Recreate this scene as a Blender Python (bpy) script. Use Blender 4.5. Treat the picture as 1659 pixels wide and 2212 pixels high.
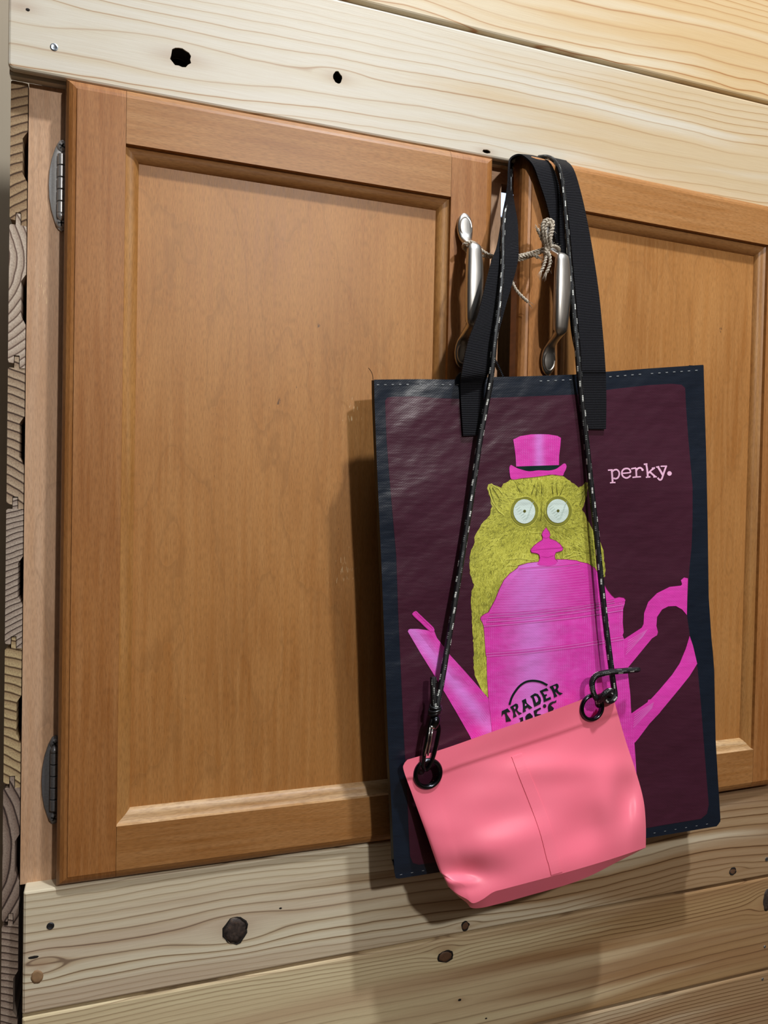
import bpy, bmesh, math, random
from mathutils import Vector, Matrix
from mathutils.geometry import tessellate_polygon

for o in list(bpy.data.objects):
    bpy.data.objects.remove(o, do_unlink=True)
S = bpy.context.scene
C = S.collection

# ------------------------------------------------------------------ camera
F_PX, CX, CY = 1661.0, 829.5, 1106.0
CAM = Vector((0.0287817, -0.6716649, 0.3071435))
YAW, PITCH, ROLL = -0.3413240, -0.0196015, -0.0205665
RM = (Matrix.Rotation(YAW, 3, 'Z') @ Matrix.Rotation(PITCH, 3, 'X') @ Matrix.Rotation(ROLL, 3, 'Y'))
cd = bpy.data.cameras.new('camera')
cd.sensor_fit = 'HORIZONTAL'; cd.sensor_width = 36.0; cd.lens = 36.0 * F_PX / 1659.0
cd.clip_start = 0.02
cam = bpy.data.objects.new('camera', cd); C.objects.link(cam)
rt, fw, up = RM.col[0], RM.col[1], RM.col[2]
M4 = Matrix.Identity(4)
for i in range(3):
    M4[i][0] = rt[i]; M4[i][1] = up[i]; M4[i][2] = -fw[i]; M4[i][3] = CAM[i]
cam.matrix_world = M4
S.camera = cam

# ------------------------------------------------------------------ world, lamps, exposure
W = bpy.data.worlds.new('room_light'); S.world = W; W.use_nodes = True
W.node_tree.nodes['Background'].inputs[0].default_value = (0.86, 0.92, 1.0, 1)
W.node_tree.nodes['Background'].inputs[1].default_value = 0.015
S.view_settings.view_transform = 'Standard'
S.view_settings.look = 'None'
S.view_settings.exposure = 0.12
S.view_settings.gamma = 1.0
S.view_settings.use_curve_mapping = False

def lamp(name, loc, size, power, col):
    l = bpy.data.lights.new(name, 'POINT'); l.shadow_soft_size = size; l.energy = power; l.color = col
    o = bpy.data.objects.new(name, l); C.objects.link(o)
    o.location = loc
    return o
lamp('ceiling_lamp', (0.48, -1.70, 1.12), 0.038, 52.0, (1.0, 0.97, 0.93))
lamp('ceiling_lamp', (0.58, -0.80, 2.00), 0.045, 104.0, (0.93, 0.965, 1.0))

# ------------------------------------------------------------------ helpers
def at(px, py, Y):
    """point of the plane y = Y seen at photo position (px, py)"""
    d = RM @ Vector(((px - CX) / F_PX, 1.0, -(py - CY) / F_PX))
    return CAM + d * ((Y - CAM.y) / d.y)

def lin(r, g, b):
    f = lambda v: ((v / 255 + 0.055) / 1.055) ** 2.4 if v > 10.3 else v / 255 / 12.92
    return (f(r), f(g), f(b), 1.0)

ORG = {}
def empty(name, loc, parent=None, label=None, cat=None, kind=None):
    o = bpy.data.objects.new(name, None); C.objects.link(o)
    o.empty_display_size = 0.02
    ORG[o.name] = Vector(loc)
    if parent is not None:
        o.parent = parent; o.location = Vector(loc) - ORG[parent.name]
    else:
        o.location = loc
    tag(o, label, cat, kind)
    return o

def tag(o, label=None, cat=None, kind=None, group=None):
    if label: o['label'] = label
    if cat: o['category'] = cat
    if kind: o['kind'] = kind
    if group: o['group'] = group
    return o

def mk(name, verts, faces, mat, parent=None, smooth=False, uv=None, origin=None, label=None, recalc=False, autosmooth=None):
    """world-space verts -> one mesh object whose origin is its own base or its parent's origin"""
    org = Vector(origin) if origin is not None else (ORG[parent.name] if parent is not None else Vector((0, 0, 0)))
    me = bpy.data.meshes.new(name)
    me.from_pydata([tuple(Vector(v) - org) for v in verts], [], faces)
    if uv is not None:
        l = me.uv_layers.new(name='uv')
        for lp in me.loops:
            l.data[lp.index].uv = uv[lp.vertex_index]
    if recalc:
        b = bmesh.new(); b.from_mesh(me)
        bmesh.ops.recalc_face_normals(b, faces=b.faces); b.to_mesh(me); b.free()
    me.validate(); me.update()
    if smooth:
        for p in me.polygons: p.use_smooth = True
        if autosmooth:
            me.set_sharp_from_angle(angle=autosmooth)
    if mat: me.materials.append(mat)
    o = bpy.data.objects.new(name, me); C.objects.link(o)
    ORG[o.name] = org
    if parent is not None:
        o.parent = parent; o.location = org - ORG[parent.name]
    else:
        o.location = org
    if label: o['label'] = label
    return o

class G:
    """vertex / face collector"""
    def __init__(s): s.v = []; s.f = []; s.uv = []
    def add(s, vs, fs, uvs=None):
        n = len(s.v); s.v += [Vector(v) for v in vs]; s.f += [tuple(i + n for i in f) for f in fs]
        s.uv += uvs if uvs else [(0, 0)] * len(vs)
    def strip(s, A, B):
        n = len(A); s.add(list(A) + list(B), [(i, i + 1, n + i + 1, n + i) for i in range(n - 1)])
    def box(s, a, b):
        x0, y0, z0 = a; x1, y1, z1 = b
        s.add([(x0, y0, z0), (x1, y0, z0), (x1, y1, z0), (x0, y1, z0), (x0, y0, z1), (x1, y0, z1), (x1, y1, z1), (x0, y1, z1)],
              [(0, 3, 2, 1), (4, 5, 6, 7), (0, 1, 5, 4), (1, 2, 6, 5), (2, 3, 7, 6), (3, 0, 4, 7)])
    def slab(s, poly, y0, y1, bev=0.0, r_in=None):
        """closed outline (x, z) extruded from y0 (front) to y1 (back), front edge eased by bev"""
        n = len(poly)
        if bev:
            ins = inset(poly, bev)
            rings = [[(x, y0, z) for x, z in ins],
                     [(0.7 * a[0] + 0.3 * b[0], y0 + bev * 0.3, 0.7 * a[1] + 0.3 * b[1]) for a, b in zip(inset(poly, bev * 0.42), poly)],
                     [(x, y0 + bev, z) for x, z in poly], [(x, y1, z) for x, z in poly]]
        else:
            rings = [[(x, y0, z) for x, z in poly], [(x, y1, z) for x, z in poly]]
        vs = [p for r in rings for p in r]; fs = [tuple(range(n))]
        for k in range(len(rings) - 1):
            for i in range(n):
                j = (i + 1) % n
                fs.append((k * n + i, (k + 1) * n + i, (k + 1) * n + j, k * n + j))
        fs.append(tuple(reversed([(len(rings) - 1) * n + i for i in range(n)])))
        s.add(vs, fs)
    def tube(s, pts, rad, n=10, cap=True, u0=0.0):
        P = [Vector(p) for p in pts]; m = len(P)
        R = rad if isinstance(rad, (list, tuple)) else [rad] * m
        T = [(P[min(i + 1, m - 1)] - P[max(i - 1, 0)]).normalized() for i in range(m)]
        nrm = T[0].orthogonal().normalized(); vs = []; uvs = []; L = u0
        for i in range(m):
            if i: L += (P[i] - P[i - 1]).length
            nrm = (nrm - T[i] * nrm.dot(T[i])).normalized(); bn = T[i].cross(nrm)
            for k in range(n):
                a = 2 * math.pi * k / n
                vs.append(P[i] + (nrm * math.cos(a) + bn * math.sin(a)) * R[i]); uvs.append((L, k / n))
        fs = [(i * n + k, i * n + (k + 1) % n, (i + 1) * n + (k + 1) % n, (i + 1) * n + k) for i in range(m - 1) for k in range(n)]
        if cap: fs += [tuple(reversed(range(n))), tuple((m - 1) * n + k for k in range(n))]
        s.add(vs, fs, uvs)
    def ribbon(s, Lp, Rp, th=0.0013):
        m = len(Lp); vs = []; uvs = []; d = 0
        for i in range(m):
            c = (Lp[i] + Rp[i]) / 2
            if i: d += (c - (Lp[i - 1] + Rp[i - 1]) / 2).length
            a = (Lp[max(i - 1, 0)] + Rp[max(i - 1, 0)]) / 2; b = (Lp[min(i + 1, m - 1)] + Rp[min(i + 1, m - 1)]) / 2
            w = Rp[i] - Lp[i]; nn = (b - a).cross(w).normalized() * th / 2
            for q, (p, sg) in enumerate(((Lp[i], 1), (Lp[i] * .5 + Rp[i] * .5, 1.25), (Rp[i], 1), (Rp[i], -1), (Lp[i] * .5 + Rp[i] * .5, -1), (Lp[i], -1))):
                vs.append(p + nn * sg); uvs.append((d, (0, .5, 1, 1, .5, 0)[q]))
        fs = [(i * 6 + k, i * 6 + (k + 1) % 6, i * 6 + 6 + (k + 1) % 6, i * 6 + 6 + k) for i in range(m - 1) for k in range(6)]
        fs += [tuple(reversed(range(6))), tuple((m - 1) * 6 + k for k in range(6))]
        s.add(vs, fs, uvs)
    def build(s, name, mat, parent=None, **k):
        return mk(name, s.v, s.f, mat, parent, uv=s.uv, **k)

def inset(poly, d):
    n = len(poly); out = []
    ar = sum(poly[i][0] * poly[(i + 1) % n][1] - poly[(i + 1) % n][0] * poly[i][1] for i in range(n))
    sg = 1 if ar > 0 else -1
    for i in range(n):
        p0, p1, p2 = (Vector(poly[(i + k) % n]) for k in (-1, 0, 1))
        e1 = (p1 - p0).normalized(); e2 = (p2 - p1).normalized()
        n1 = Vector((-e1.y, e1.x)) * sg; n2 = Vector((-e2.y, e2.x)) * sg
        b = (n1 + n2); b = b / max(b.length_squared, 0.3) * 2
        out.append(tuple(p1 + b * d))
    return out

def spline(pts, per=8):
    """Catmull-Rom through points of any dimension"""
    P = [Vector(p) for p in pts]; out = []
    for i in range(len(P) - 1):
        p0 = P[i - 1] if i else P[0] * 2 - P[1]; p1 = P[i]; p2 = P[i + 1]
        p3 = P[i + 2] if i + 2 < len(P) else P[-1] * 2 - P[-2]
        for k in range(per):
            t = k / per
            out.append(0.5 * ((2 * p1) + (p2 - p0) * t + (2 * p0 - 5 * p1 + 4 * p2 - p3) * t * t + (3 * p1 - p0 - 3 * p2 + p3) * t ** 3))
    out.append(P[-1]); return out

# ------------------------------------------------------------------ material tools
class NT:
    def __init__(s, name):
        s.m = bpy.data.materials.new(name); s.m.use_nodes = True
        s.t = s.m.node_tree; s.b = s.t.nodes['Principled BSDF']
    def n(s, t): return s.t.nodes.new(t)
    def put(s, sock, v):
        if v is None: return
        if isinstance(v, bpy.types.NodeSocket): s.t.links.new(v, sock)
        else: sock.default_value = v
    def ma(s, op, a, b=None, c=None, clamp=False):
        n = s.n('ShaderNodeMath'); n.operation = op; n.use_clamp = clamp
        for i, v in enumerate((a, b, c)): s.put(n.inputs[i], v)
        return n.outputs[0]
    def pos(s):
        g = s.n('ShaderNodeNewGeometry'); x = s.n('ShaderNodeSeparateXYZ'); s.t.links.new(g.outputs['Position'], x.inputs[0])
        return x.outputs[0], x.outputs[1], x.outputs[2]
    def uv(s):
        g = s.n('ShaderNodeTexCoord'); x = s.n('ShaderNodeSeparateXYZ'); s.t.links.new(g.outputs['UV'], x.inputs[0])
        return x.outputs[0], x.outputs[1]
    def vec(s, x, y, z=0.0):
        n = s.n('ShaderNodeCombineXYZ'); s.put(n.inputs[0], x); s.put(n.inputs[1], y); s.put(n.inputs[2], z); return n.outputs[0]
    def noise(s, v, scale, detail=2.0, rough=0.5, dist=0.0):
        n = s.n('ShaderNodeTexNoise'); s.put(n.inputs['Vector'], v); n.inputs['Scale'].default_value = scale
        n.inputs['Detail'].default_value = detail; n.inputs['Roughness'].default_value = rough; n.inputs['Distortion'].default_value = dist
        return n.outputs[0]
    def ramp(s, f, stops):
        n = s.n('ShaderNodeValToRGB'); s.put(n.inputs[0], f); e = n.color_ramp.elements
        while len(e) < len(stops): e.new(0.5)
        for el, (p, c) in zip(e, stops): el.position = p; el.color = c if len(c) == 4 else (*c, 1)
        return n.outputs[0]
    def mix(s, f, a, b, mode='MIX'):
        n = s.n('ShaderNodeMix'); n.data_type = 'RGBA'; n.blend_type = mode
        s.put(n.inputs[0], f); s.put(n.inputs[6], a); s.put(n.inputs[7], b); return n.outputs[2]
    def rng(s, v, a, b, c=0.0, d=1.0, smooth=False):
        n = s.n('ShaderNodeMapRange'); s.put(n.inputs[0], v)
        for i, q in enumerate((a, b, c, d)): n.inputs[1 + i].default_value = q
        if smooth: n.interpolation_type = 'SMOOTHSTEP'
        return n.outputs[0]
    def gauss(s, x, x0, sx, z=None, z0=0, sz=1):
        a = s.ma('DIVIDE', s.ma('SUBTRACT', x, x0), sx); r = s.ma('MULTIPLY', a, a)
        if z is not None:
            b = s.ma('DIVIDE', s.ma('SUBTRACT', z, z0), sz); r = s.ma('ADD', r, s.ma('MULTIPLY', b, b))
        return s.ma('POWER', 2.71828, s.ma('MULTIPLY', r, -1.0))
    def bump(s, h, strength=0.3, dist=0.001, normal=None):
        n = s.n('ShaderNodeBump'); n.inputs['Strength'].default_value = strength; n.inputs['Distance'].default_value = dist
        s.put(n.inputs['Height'], h)
        if normal is not None: s.put(n.inputs['Normal'], normal)
        return n.outputs[0]
    def out(s, col=None, rough=None, normal=None, metal=None, spec=None, coat=None, sheen=None):
        s.put(s.b.inputs['Base Color'], col); s.put(s.b.inputs['Roughness'], rough)
        s.put(s.b.inputs['Normal'], normal); s.put(s.b.inputs['Metallic'], metal)
        s.put(s.b.inputs['Specular IOR Level'], spec); s.put(s.b.inputs['Coat Weight'], coat)
        return s.m

def plain(name, col, rough=0.5, metal=0.0, spec=0.5, noise_amt=0.12, scale=300.0):
    t = NT(name); x, y, z = t.pos()
    f = t.noise(t.vec(x, y, z), scale, 3.0)
    dark = tuple(v * (1 - noise_amt) for v in col[:3]) + (1,); lite = tuple(min(1, v * (1 + noise_amt)) for v in col[:3]) + (1,)
    return t.out(t.mix(f, dark, lite), rough, None, metal, spec)

def plank_mat(name, light, mid, line, freq, seed, knots=(), slope=0.0, wob=0.010, rough=0.42, sharp=0.86, tint=None, right_tint=None, vary=0.006):
    """softwood board: growth rings cut lengthwise along x, bent round the knots"""
    t = NT(name); x, y, z = t.pos()
    w1 = t.noise(t.vec(t.ma('MULTIPLY', x, 2.2), t.ma('MULTIPLY', z, 6.0), seed), 1.0, 1.0)
    w2 = t.noise(t.vec(t.ma('MULTIPLY', x, 9.0), t.ma('MULTIPLY', z, 20.0), seed + 5), 1.0, 2.0)
    w3 = t.noise(t.vec(t.ma('MULTIPLY', x, 60.0), t.ma('MULTIPLY', z, 160.0), seed + 9), 1.0, 1.0)
    Fz = t.ma('ADD', z, t.ma('MULTIPLY', x, slope))
    Fz = t.ma('ADD', Fz, t.ma('MULTIPLY', t.ma('SUBTRACT', w1, 0.5), wob * 7))
    Fz = t.ma('ADD', Fz, t.ma('MULTIPLY', t.ma('SUBTRACT', w2, 0.5), wob * 0.9))
    Fz = t.ma('ADD', Fz, t.ma('MULTIPLY', t.ma('SUBTRACT', w3, 0.5), 0.0007))
    kn = None
    for (kx, kz, amp, sx, sz) in knots:
        g = t.gauss(x, kx, sx, z, kz, sz)
        dz = t.ma('DIVIDE', t.ma('SUBTRACT', z, kz), sz * 0.35)
        sg = t.ma('TANH', dz)
        Fz = t.ma('SUBTRACT', Fz, t.ma('MULTIPLY', t.ma('MULTIPLY', g, sg), amp))
        g2 = t.gauss(x, kx, sx * 0.42, z, kz, sz * 0.38)
        kn = g2 if kn is None else t.ma('MAXIMUM', kn, g2)
    ring = t.ma('FRACT', t.ma('ADD', t.ma('MULTIPLY', t.ma('ADD', Fz, t.ma('MULTIPLY', t.ma('SINE', t.ma('MULTIPLY', Fz, 52.0)), vary)), freq), seed * 0.37))
    amt = t.noise(t.vec(t.ma('MULTIPLY', x, 1.2), t.ma('MULTIPLY', Fz, 30.0), seed + 2), 1.0, 2.0)
    col = t.ramp(ring, [(0.0, mid), (0.10, light), (0.55, light), (sharp - 0.06, mid), (sharp, line), (0.965, line), (1.0, mid)])
    base = t.mix(t.rng(amt, 0.35, 0.62), t.mix(0.55, light, mid), col)
    col = t.mix(0.75, col, base)
    fib = t.noise(t.vec(t.ma('MULTIPLY', x, 35.0), t.ma('MULTIPLY', z, 1400.0), t.ma('MULTIPLY', y, 900.0)), 1.0, 3.0, 0.6)
    col = t.mix(t.rng(fib, 0.3, 0.7, 0.0, 0.22), col, t.mix(0.55, mid, line))
    if tint:
        g = t.noise(t.vec(t.ma('MULTIPLY', x, 1.5), t.ma('MULTIPLY', z, 25.0), seed + 31), 1.0, 2.0)
        col = t.mix(t.rng(g, 0.45, 0.65, 0, 0.65), col, t.mix(0.85, tint, col, 'MULTIPLY'))
    if right_tint:  # tint multiplied in along the rings, stronger towards the right
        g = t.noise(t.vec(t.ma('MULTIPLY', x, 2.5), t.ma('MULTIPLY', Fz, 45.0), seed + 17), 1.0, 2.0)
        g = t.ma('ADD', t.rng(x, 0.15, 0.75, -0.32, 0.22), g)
        col = t.mix(t.rng(g, 0.30, 0.62, 0, 0.85, True), col, t.mix(0.9, col, right_tint, 'MULTIPLY'))
    if kn is not None:
        col = t.mix(t.ma('MULTIPLY', kn, 0.38), col, lin(150, 108, 76))
    nrm = t.bump(t.ma('ADD', t.ma('MULTIPLY', ring, 0.15), fib), 0.15, 0.0005)
    return t.out(col, rough, nrm, None, 0.4)

def maple_mat(name, seed=0.0, grain='z', base=(172, 114, 60), deep=(144, 88, 40), pale=(190, 138, 86), cath=0.0, scratches=(), specks=()):
    """stained and lacquered maple"""
    t = NT(name); x, y, z = t.pos()
    a, b = (x, z) if grain == 'z' else (z, x)
    big = t.noise(t.vec(t.ma('MULTIPLY', a, 14.0), t.ma('MULTIPLY', b, 4.0), seed), 1.0, 3.0)
    strk = t.noise(t.vec(t.ma('MULTIPLY', a, 220.0), t.ma('MULTIPLY', b, 9.0), seed + 3), 1.0, 3.0, 0.6)
    fine = t.noise(t.vec(t.ma('MULTIPLY', a, 1500.0), t.ma('MULTIPLY', b, 160.0), seed + 7), 1.0, 2.0)
    col = t.mix(t.rng(big, 0.3, 0.7), lin(*deep), lin(*base))
    col = t.mix(t.rng(strk, 0.35, 0.75, 0, 0.55), col, lin(*pale))
    col = t.mix(t.rng(fine, 0.42, 0.68, 0, 0.38), col, lin(*[int(v * 0.72) for v in deep]))
    if cath:
        wv = t.noise(t.vec(t.ma('MULTIPLY', a, 11.0), t.ma('MULTIPLY', b, 3.2), seed + 11), 1.0, 3.0, 0.45)
        wr = t.ma('FRACT', t.ma('ADD', t.ma('MULTIPLY', wv, 8.0), t.ma('MULTIPLY', t.noise(t.vec(t.ma('MULTIPLY', a, 90.0), t.ma('MULTIPLY', b, 40.0), seed), 1.0, 1.0), 0.5)))
        ln = t.ma('MULTIPLY', t.rng(wr, 0.86, 0.97), t.rng(wr, 1.0, 0.975))
        col = t.mix(t.ma('MULTIPLY', ln, cath), col, lin(*[int(v * 0.8) for v in deep]))
        col = t.mix(t.ma('MULTIPLY', t.rng(wr, 0.0, 0.5), cath * 0.35), col, lin(*pale))
    sc = None
    for (sx, sz, rx, rz) in scratches:
        g = t.gauss(x, sx, rx, z, sz, rz)
        n = t.noise(t.vec(t.ma('MULTIPLY', x, 1100.0), t.ma('MULTIPLY', z, 110.0), seed + 21), 1.0, 2.0)
        m = t.rng(t.ma('ADD', n, t.ma('MULTIPLY', g, 0.26)), 0.87, 0.91)
        sc = m if sc is None else t.ma('MAXIMUM', sc, m)
    if sc is not None: col = t.mix(t.ma('MULTIPLY', sc, 0.8), col, lin(232, 204, 158))
    for (sx, sz, rx, rz) in specks:
        g = t.gauss(x, sx, rx, z, sz, rz)
        n = t.noise(t.vec(t.ma('MULTIPLY', x, 1300.0), t.ma('MULTIPLY', z, 250.0), seed + 4), 1.0, 1.0)
        col = t.mix(t.ma('MULTIPLY', t.rng(t.ma('ADD', n, t.ma('MULTIPLY', g, 0.35)), 0.78, 0.84), 0.8), col, lin(70, 52, 44))
    nrm = t.bump(fine, 0.06, 0.0004)
    return t.out(col, t.rng(strk, 0.3, 0.7, 0.42, 0.46), nrm, None, 0.4)

def endgrain_mat(name, cx, cz, col_l, col_m, col_d, freq):
    t = NT(name); x, y, z = t.pos()
    w = t.noise(t.vec(t.ma('MULTIPLY', x, 40.0), t.ma('MULTIPLY', z, 40.0), cz * 7), 1.0, 2.0)
    dx = t.ma('SUBTRACT', x, cx); dz = t.ma('SUBTRACT', z, cz)
    r = t.ma('SQRT', t.ma('ADD', t.ma('MULTIPLY', dx, dx), t.ma('MULTIPLY', dz, dz)))
    r = t.ma('ADD', r, t.ma('MULTIPLY', w, 0.004))
    ring = t.ma('FRACT', t.ma('MULTIPLY', r, freq))
    col = t.ramp(ring, [(0.0, lin(*col_m)), (0.1, lin(*col_l)), (0.76, lin(*col_m)), (0.88, lin(*col_d)), (0.97, lin(*col_d)), (1.0, lin(*col_m))])
    f = t.noise(t.vec(t.ma('MULTIPLY', x, 900.0), t.ma('MULTIPLY', z, 600.0), 0.0), 1.0, 3.0, 0.7)
    col = t.mix(t.rng(f, 0.45, 0.75, 0, 0.45), col, lin(*col_d))
    return t.out(col, 0.75, t.bump(f, 0.4, 0.0008), None, 0.2)

# ------------------------------------------------------------------ setting: planked wall
YF = -0.013          # face of the planks
YB = 0.004           # their back, and the face of the cabinet frame
XR = 1.05
def knot_xy(px, py, Y=YF):
    p = at(px, py, Y); return p.x, p.z

wall = empty('wall_front', (0.4, YB, -0.45), kind='structure', label='horizontal tongue and groove softwood planks around the cabinet')

def hole_poly(cx, cz, rx, rz, seed):
    rnd = random.Random(seed); n = 18; poly = []
    for k in range(n):
        a = 2 * math.pi * k / n; j = 1 + rnd.uniform(-.1, .1)
        poly.append((cx + rx * j * math.cos(a), cz + rz * j * math.sin(a)))
    return poly

def plank(name, x0, z0, z1, mat, round_bl=0.004, yf=YF, holes=(), tongue=0.0075):
    g = G()
    def outline(za, zb, rb):
        pts = []
        for k in range(5):
            a = math.pi + k * math.pi / 8
            pts.append((x0 + rb + rb * math.cos(a), za + rb + rb * math.sin(a)))
        pts += [(XR, za), (XR, zb)]
        r2 = min(rb, 0.002)
        for k in range(4):
            a = math.pi / 2 + k * math.pi / 6
            pts.append((x0 + r2 + r2 * math.cos(a), zb - r2 + r2 * math.sin(a)))
        return pts
    for ol, a, b, bv in ((outline(z0, z1, round_bl), yf, yf + 0.0055, 0.0018), (outline(z0 + 0.008, z1 + tongue, 0.0012), yf + 0.0055, yf + 0.010, 0.0), (outline(z0 - 0.001, z1 - 0.0006, 0.0012), yf + 0.010, YB, 0.0)):
        if not holes:
            g.slab(ol, a, b, bv); continue
        q = G(); q.slab(ol, a, b, bv)
        o = q.build('slab', None, None, recalc=True)
        for k, hp in enumerate(holes):
            c = G(); c.slab(hole_poly(*hp, k + 1), yf - 0.01, YB + 0.01); co = c.build('cutter', None, None, recalc=True)
            md = o.modifiers.new('cut', 'BOOLEAN'); md.operation = 'DIFFERENCE'; md.object = co; md.solver = 'EXACT'
            bpy.context.view_layer.update()
            me = bpy.data.meshes.new_from_object(o.evaluated_get(bpy.context.evaluated_depsgraph_get()))
            o.modifiers.clear(); o.data = me
            bpy.data.objects.remove(co, do_unlink=True)
        g.add([v.co for v in o.data.vertices], [tuple(p.vertices) for p in o.data.polygons])
        bpy.data.objects.remove(o, do_unlink=True)
    return g.build(name, mat, wall, recalc=True)

hole1 = knot_xy(390, 124); hole2 = knot_xy(729, 167); hole3 = knot_xy(1051, 327)
kn_tl = knot_xy(45, 14)
U_L, U_M, U_D = lin(214, 209, 196), lin(207, 197, 174), lin(160, 118, 80)
WARM = lin(244, 222, 186)
m_up1 = plank_mat('pine_plank_a', U_L, U_M, U_D, 105.0, 1.3,
                  [(hole1[0], hole1[1], 0.011, 0.05, 0.016), (hole2[0], hole2[1], 0.008, 0.03, 0.013), (hole3[0], hole3[1], 0.006, 0.025, 0.008),
                   (kn_tl[0], kn_tl[1], 0.010, 0.03, 0.012)], slope=-0.02, wob=0.008, rough=0.4, sharp=0.95, right_tint=WARM, vary=0.0088)
m_up2 = plank_mat('pine_plank_b', lin(216, 204, 178), lin(208, 188, 152), lin(168, 120, 78), 100.0, 4.1, [], slope=0.012, wob=0.012, sharp=0.93, right_tint=WARM, vary=0.0088)
m_up3 = plank_mat('pine_plank_c', U_L, U_M, U_D, 120.0, 7.7, [], wob=0.009)
kA = knot_xy(508, 2007); kA2 = knot_xy(90, 2085); kA3 = knot_xy(1005, 2000); kA4 = knot_xy(1583, 1882); kA5 = knot_xy(606, 1962)
kB = knot_xy(960, 2052); kB2 = knot_xy(993, 2160); kB3 = knot_xy(1652, 1950)
L_L, L_M, L_D = lin(224, 210, 180), lin(204, 184, 150), lin(106, 78, 54)
RIGHT_BROWN = lin(176, 138, 96)
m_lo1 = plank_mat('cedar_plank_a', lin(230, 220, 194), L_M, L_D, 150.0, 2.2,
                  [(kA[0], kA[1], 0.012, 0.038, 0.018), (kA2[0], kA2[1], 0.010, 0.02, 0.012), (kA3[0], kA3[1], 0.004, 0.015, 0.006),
                   (kA4[0], kA4[1], 0.005, 0.018, 0.007)], slope=0.004, wob=0.008, tint=lin(222, 206, 198), sharp=0.93, right_tint=RIGHT_BROWN, vary=0.0085)
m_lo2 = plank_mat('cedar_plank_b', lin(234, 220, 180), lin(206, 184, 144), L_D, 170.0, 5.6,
                  [(kB[0], kB[1], 0.007, 0.02, 0.013), (kB2[0], kB2[1], 0.003, 0.012, 0.005), (kB3[0], kB3[1], 0.01, 0.02, 0.02)], slope=-0.004, wob=0.006, tint=lin(220, 198, 184), sharp=0.92, right_tint=RIGHT_BROWN, vary=0.008)
m_lo3 = plank_mat('cedar_plank_c', L_L, L_M, L_D, 190.0, 8.9, [], wob=0.005, tint=lin(220, 198, 184), sharp=0.9, right_tint=RIGHT_BROWN)

p_up1 = plank('plank', -0.0498, 0.6297, 0.7415, m_up1, holes=[(*hole1, 0.0083, 0.0078), (*hole2, 0.0040, 0.0052), (*hole3, 0.0042, 0.0018)])
p_up2 = plank('plank', -0.0498, 0.7452, 0.8560, m_up2)
p_up3 = plank('plank', -0.0498, 0.8597, 0.9700, m_up3)
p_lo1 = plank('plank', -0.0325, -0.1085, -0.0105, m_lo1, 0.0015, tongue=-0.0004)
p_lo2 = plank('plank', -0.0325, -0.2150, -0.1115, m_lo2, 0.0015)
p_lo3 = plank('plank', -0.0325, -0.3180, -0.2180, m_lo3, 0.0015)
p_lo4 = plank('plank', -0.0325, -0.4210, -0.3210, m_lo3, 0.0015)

dark_hole = plain('bark_and_hole_shade', lin(22, 15, 10), 0.9)  # dark bark tone, also used as painted shade inside the knot holes
t = NT('knot_wood'); x_, y_, z_ = t.pos()
kn_n = t.noise(t.vec(x_, y_, z_), 260.0, 4.0, 0.6)
knot_m = t.out(t.ramp(kn_n, [(0.3, lin(30, 24, 22)), (0.6, lin(68, 56, 50)), (0.8, lin(104, 80, 62))]), 0.6, t.bump(kn_n, 0.5, 0.001))
knot_r = plain('knot_wood_red', lin(96, 68, 48), 0.6, noise_amt=0.35, scale=500)
knot_p = plain('knot_wood_pale', lin(150, 118, 84), 0.6, noise_amt=0.3, scale=420)
def knot(par, px, py, rx, rz, mat, seed, bark=True):
    cx, cz = knot_xy(px, py); rnd = random.Random(seed); n = 22
    ring = [(1 + rnd.uniform(-.07, .07)) for _ in range(n)]
    def rg(k, y): return [(cx + rx * k * ring[i] * math.cos(2 * math.pi * i / n), y, cz + rz * k * ring[i] * math.sin(2 * math.pi * i / n)) for i in range(n)]
    g = G(); g.add(rg(1, YF + 0.001) + rg(0.97, YF - 0.00008) + rg(0.6, YF - 0.0002) + [(cx, YF - 0.00022, cz)],
                   [(j * n + i, j * n + (i + 1) % n, (j + 1) * n + (i + 1) % n, (j + 1) * n + i) for j in range(2) for i in range(n)] + [(2 * n + i, 2 * n + (i + 1) % n, 3 * n) for i in range(n)])
    o = g.build('knot', mat, par, smooth=True, recalc=True)
    if bark:
        g = G(); ps = [Vector((cx + rx * 1.03 * ring[i % n] * math.cos(2 * math.pi * i / n), YF - 0.0001, cz + rz * 1.03 * ring[i % n] * math.sin(2 * math.pi * i / n))) for i in range(n + 1)]; ps = [p + Vector((0, 0.0004, 0)) for p in ps]
        g.tube(ps, [0.0004 + 0.0007 * abs(math.sin(i * 0.35 + seed)) for i in range(n + 1)], 6)
        g.build('knot_bark', dark_hole, par, smooth=True)
    return o
knot(p_lo1, 508, 2010, 0.0098, 0.0112, knot_m, 1)
knot(p_lo1, 1005, 2000, 0.0036, 0.0040, knot_r, 2)
knot(p_lo1, 1583, 1882, 0.0042, 0.0036, knot_r, 3)
knot(p_lo1, 606, 1962, 0.0014, 0.0008, dark_hole, 4, False)
knot(p_lo1, 72, 2068, 0.0040, 0.0012, dark_hole, 5, False)
knot(p_lo1, 80, 2110, 0.0046, 0.0058, knot_p, 6, False)
knot(p_lo2, 962, 2066, 0.0075, 0.0052, knot_r, 7)
knot(p_lo2, 993, 2160, 0.0018, 0.0012, dark_hole, 8, False)
knot(p_lo2, 1050, 2200, 0.0013, 0.0008, dark_hole, 9, False)
knot(p_lo2, 1656, 1945, 0.0050, 0.0130, knot_m, 10, False)
knot(p_up1, 60, 21, 0.0016, 0.0012, dark_hole, 11, False)

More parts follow.
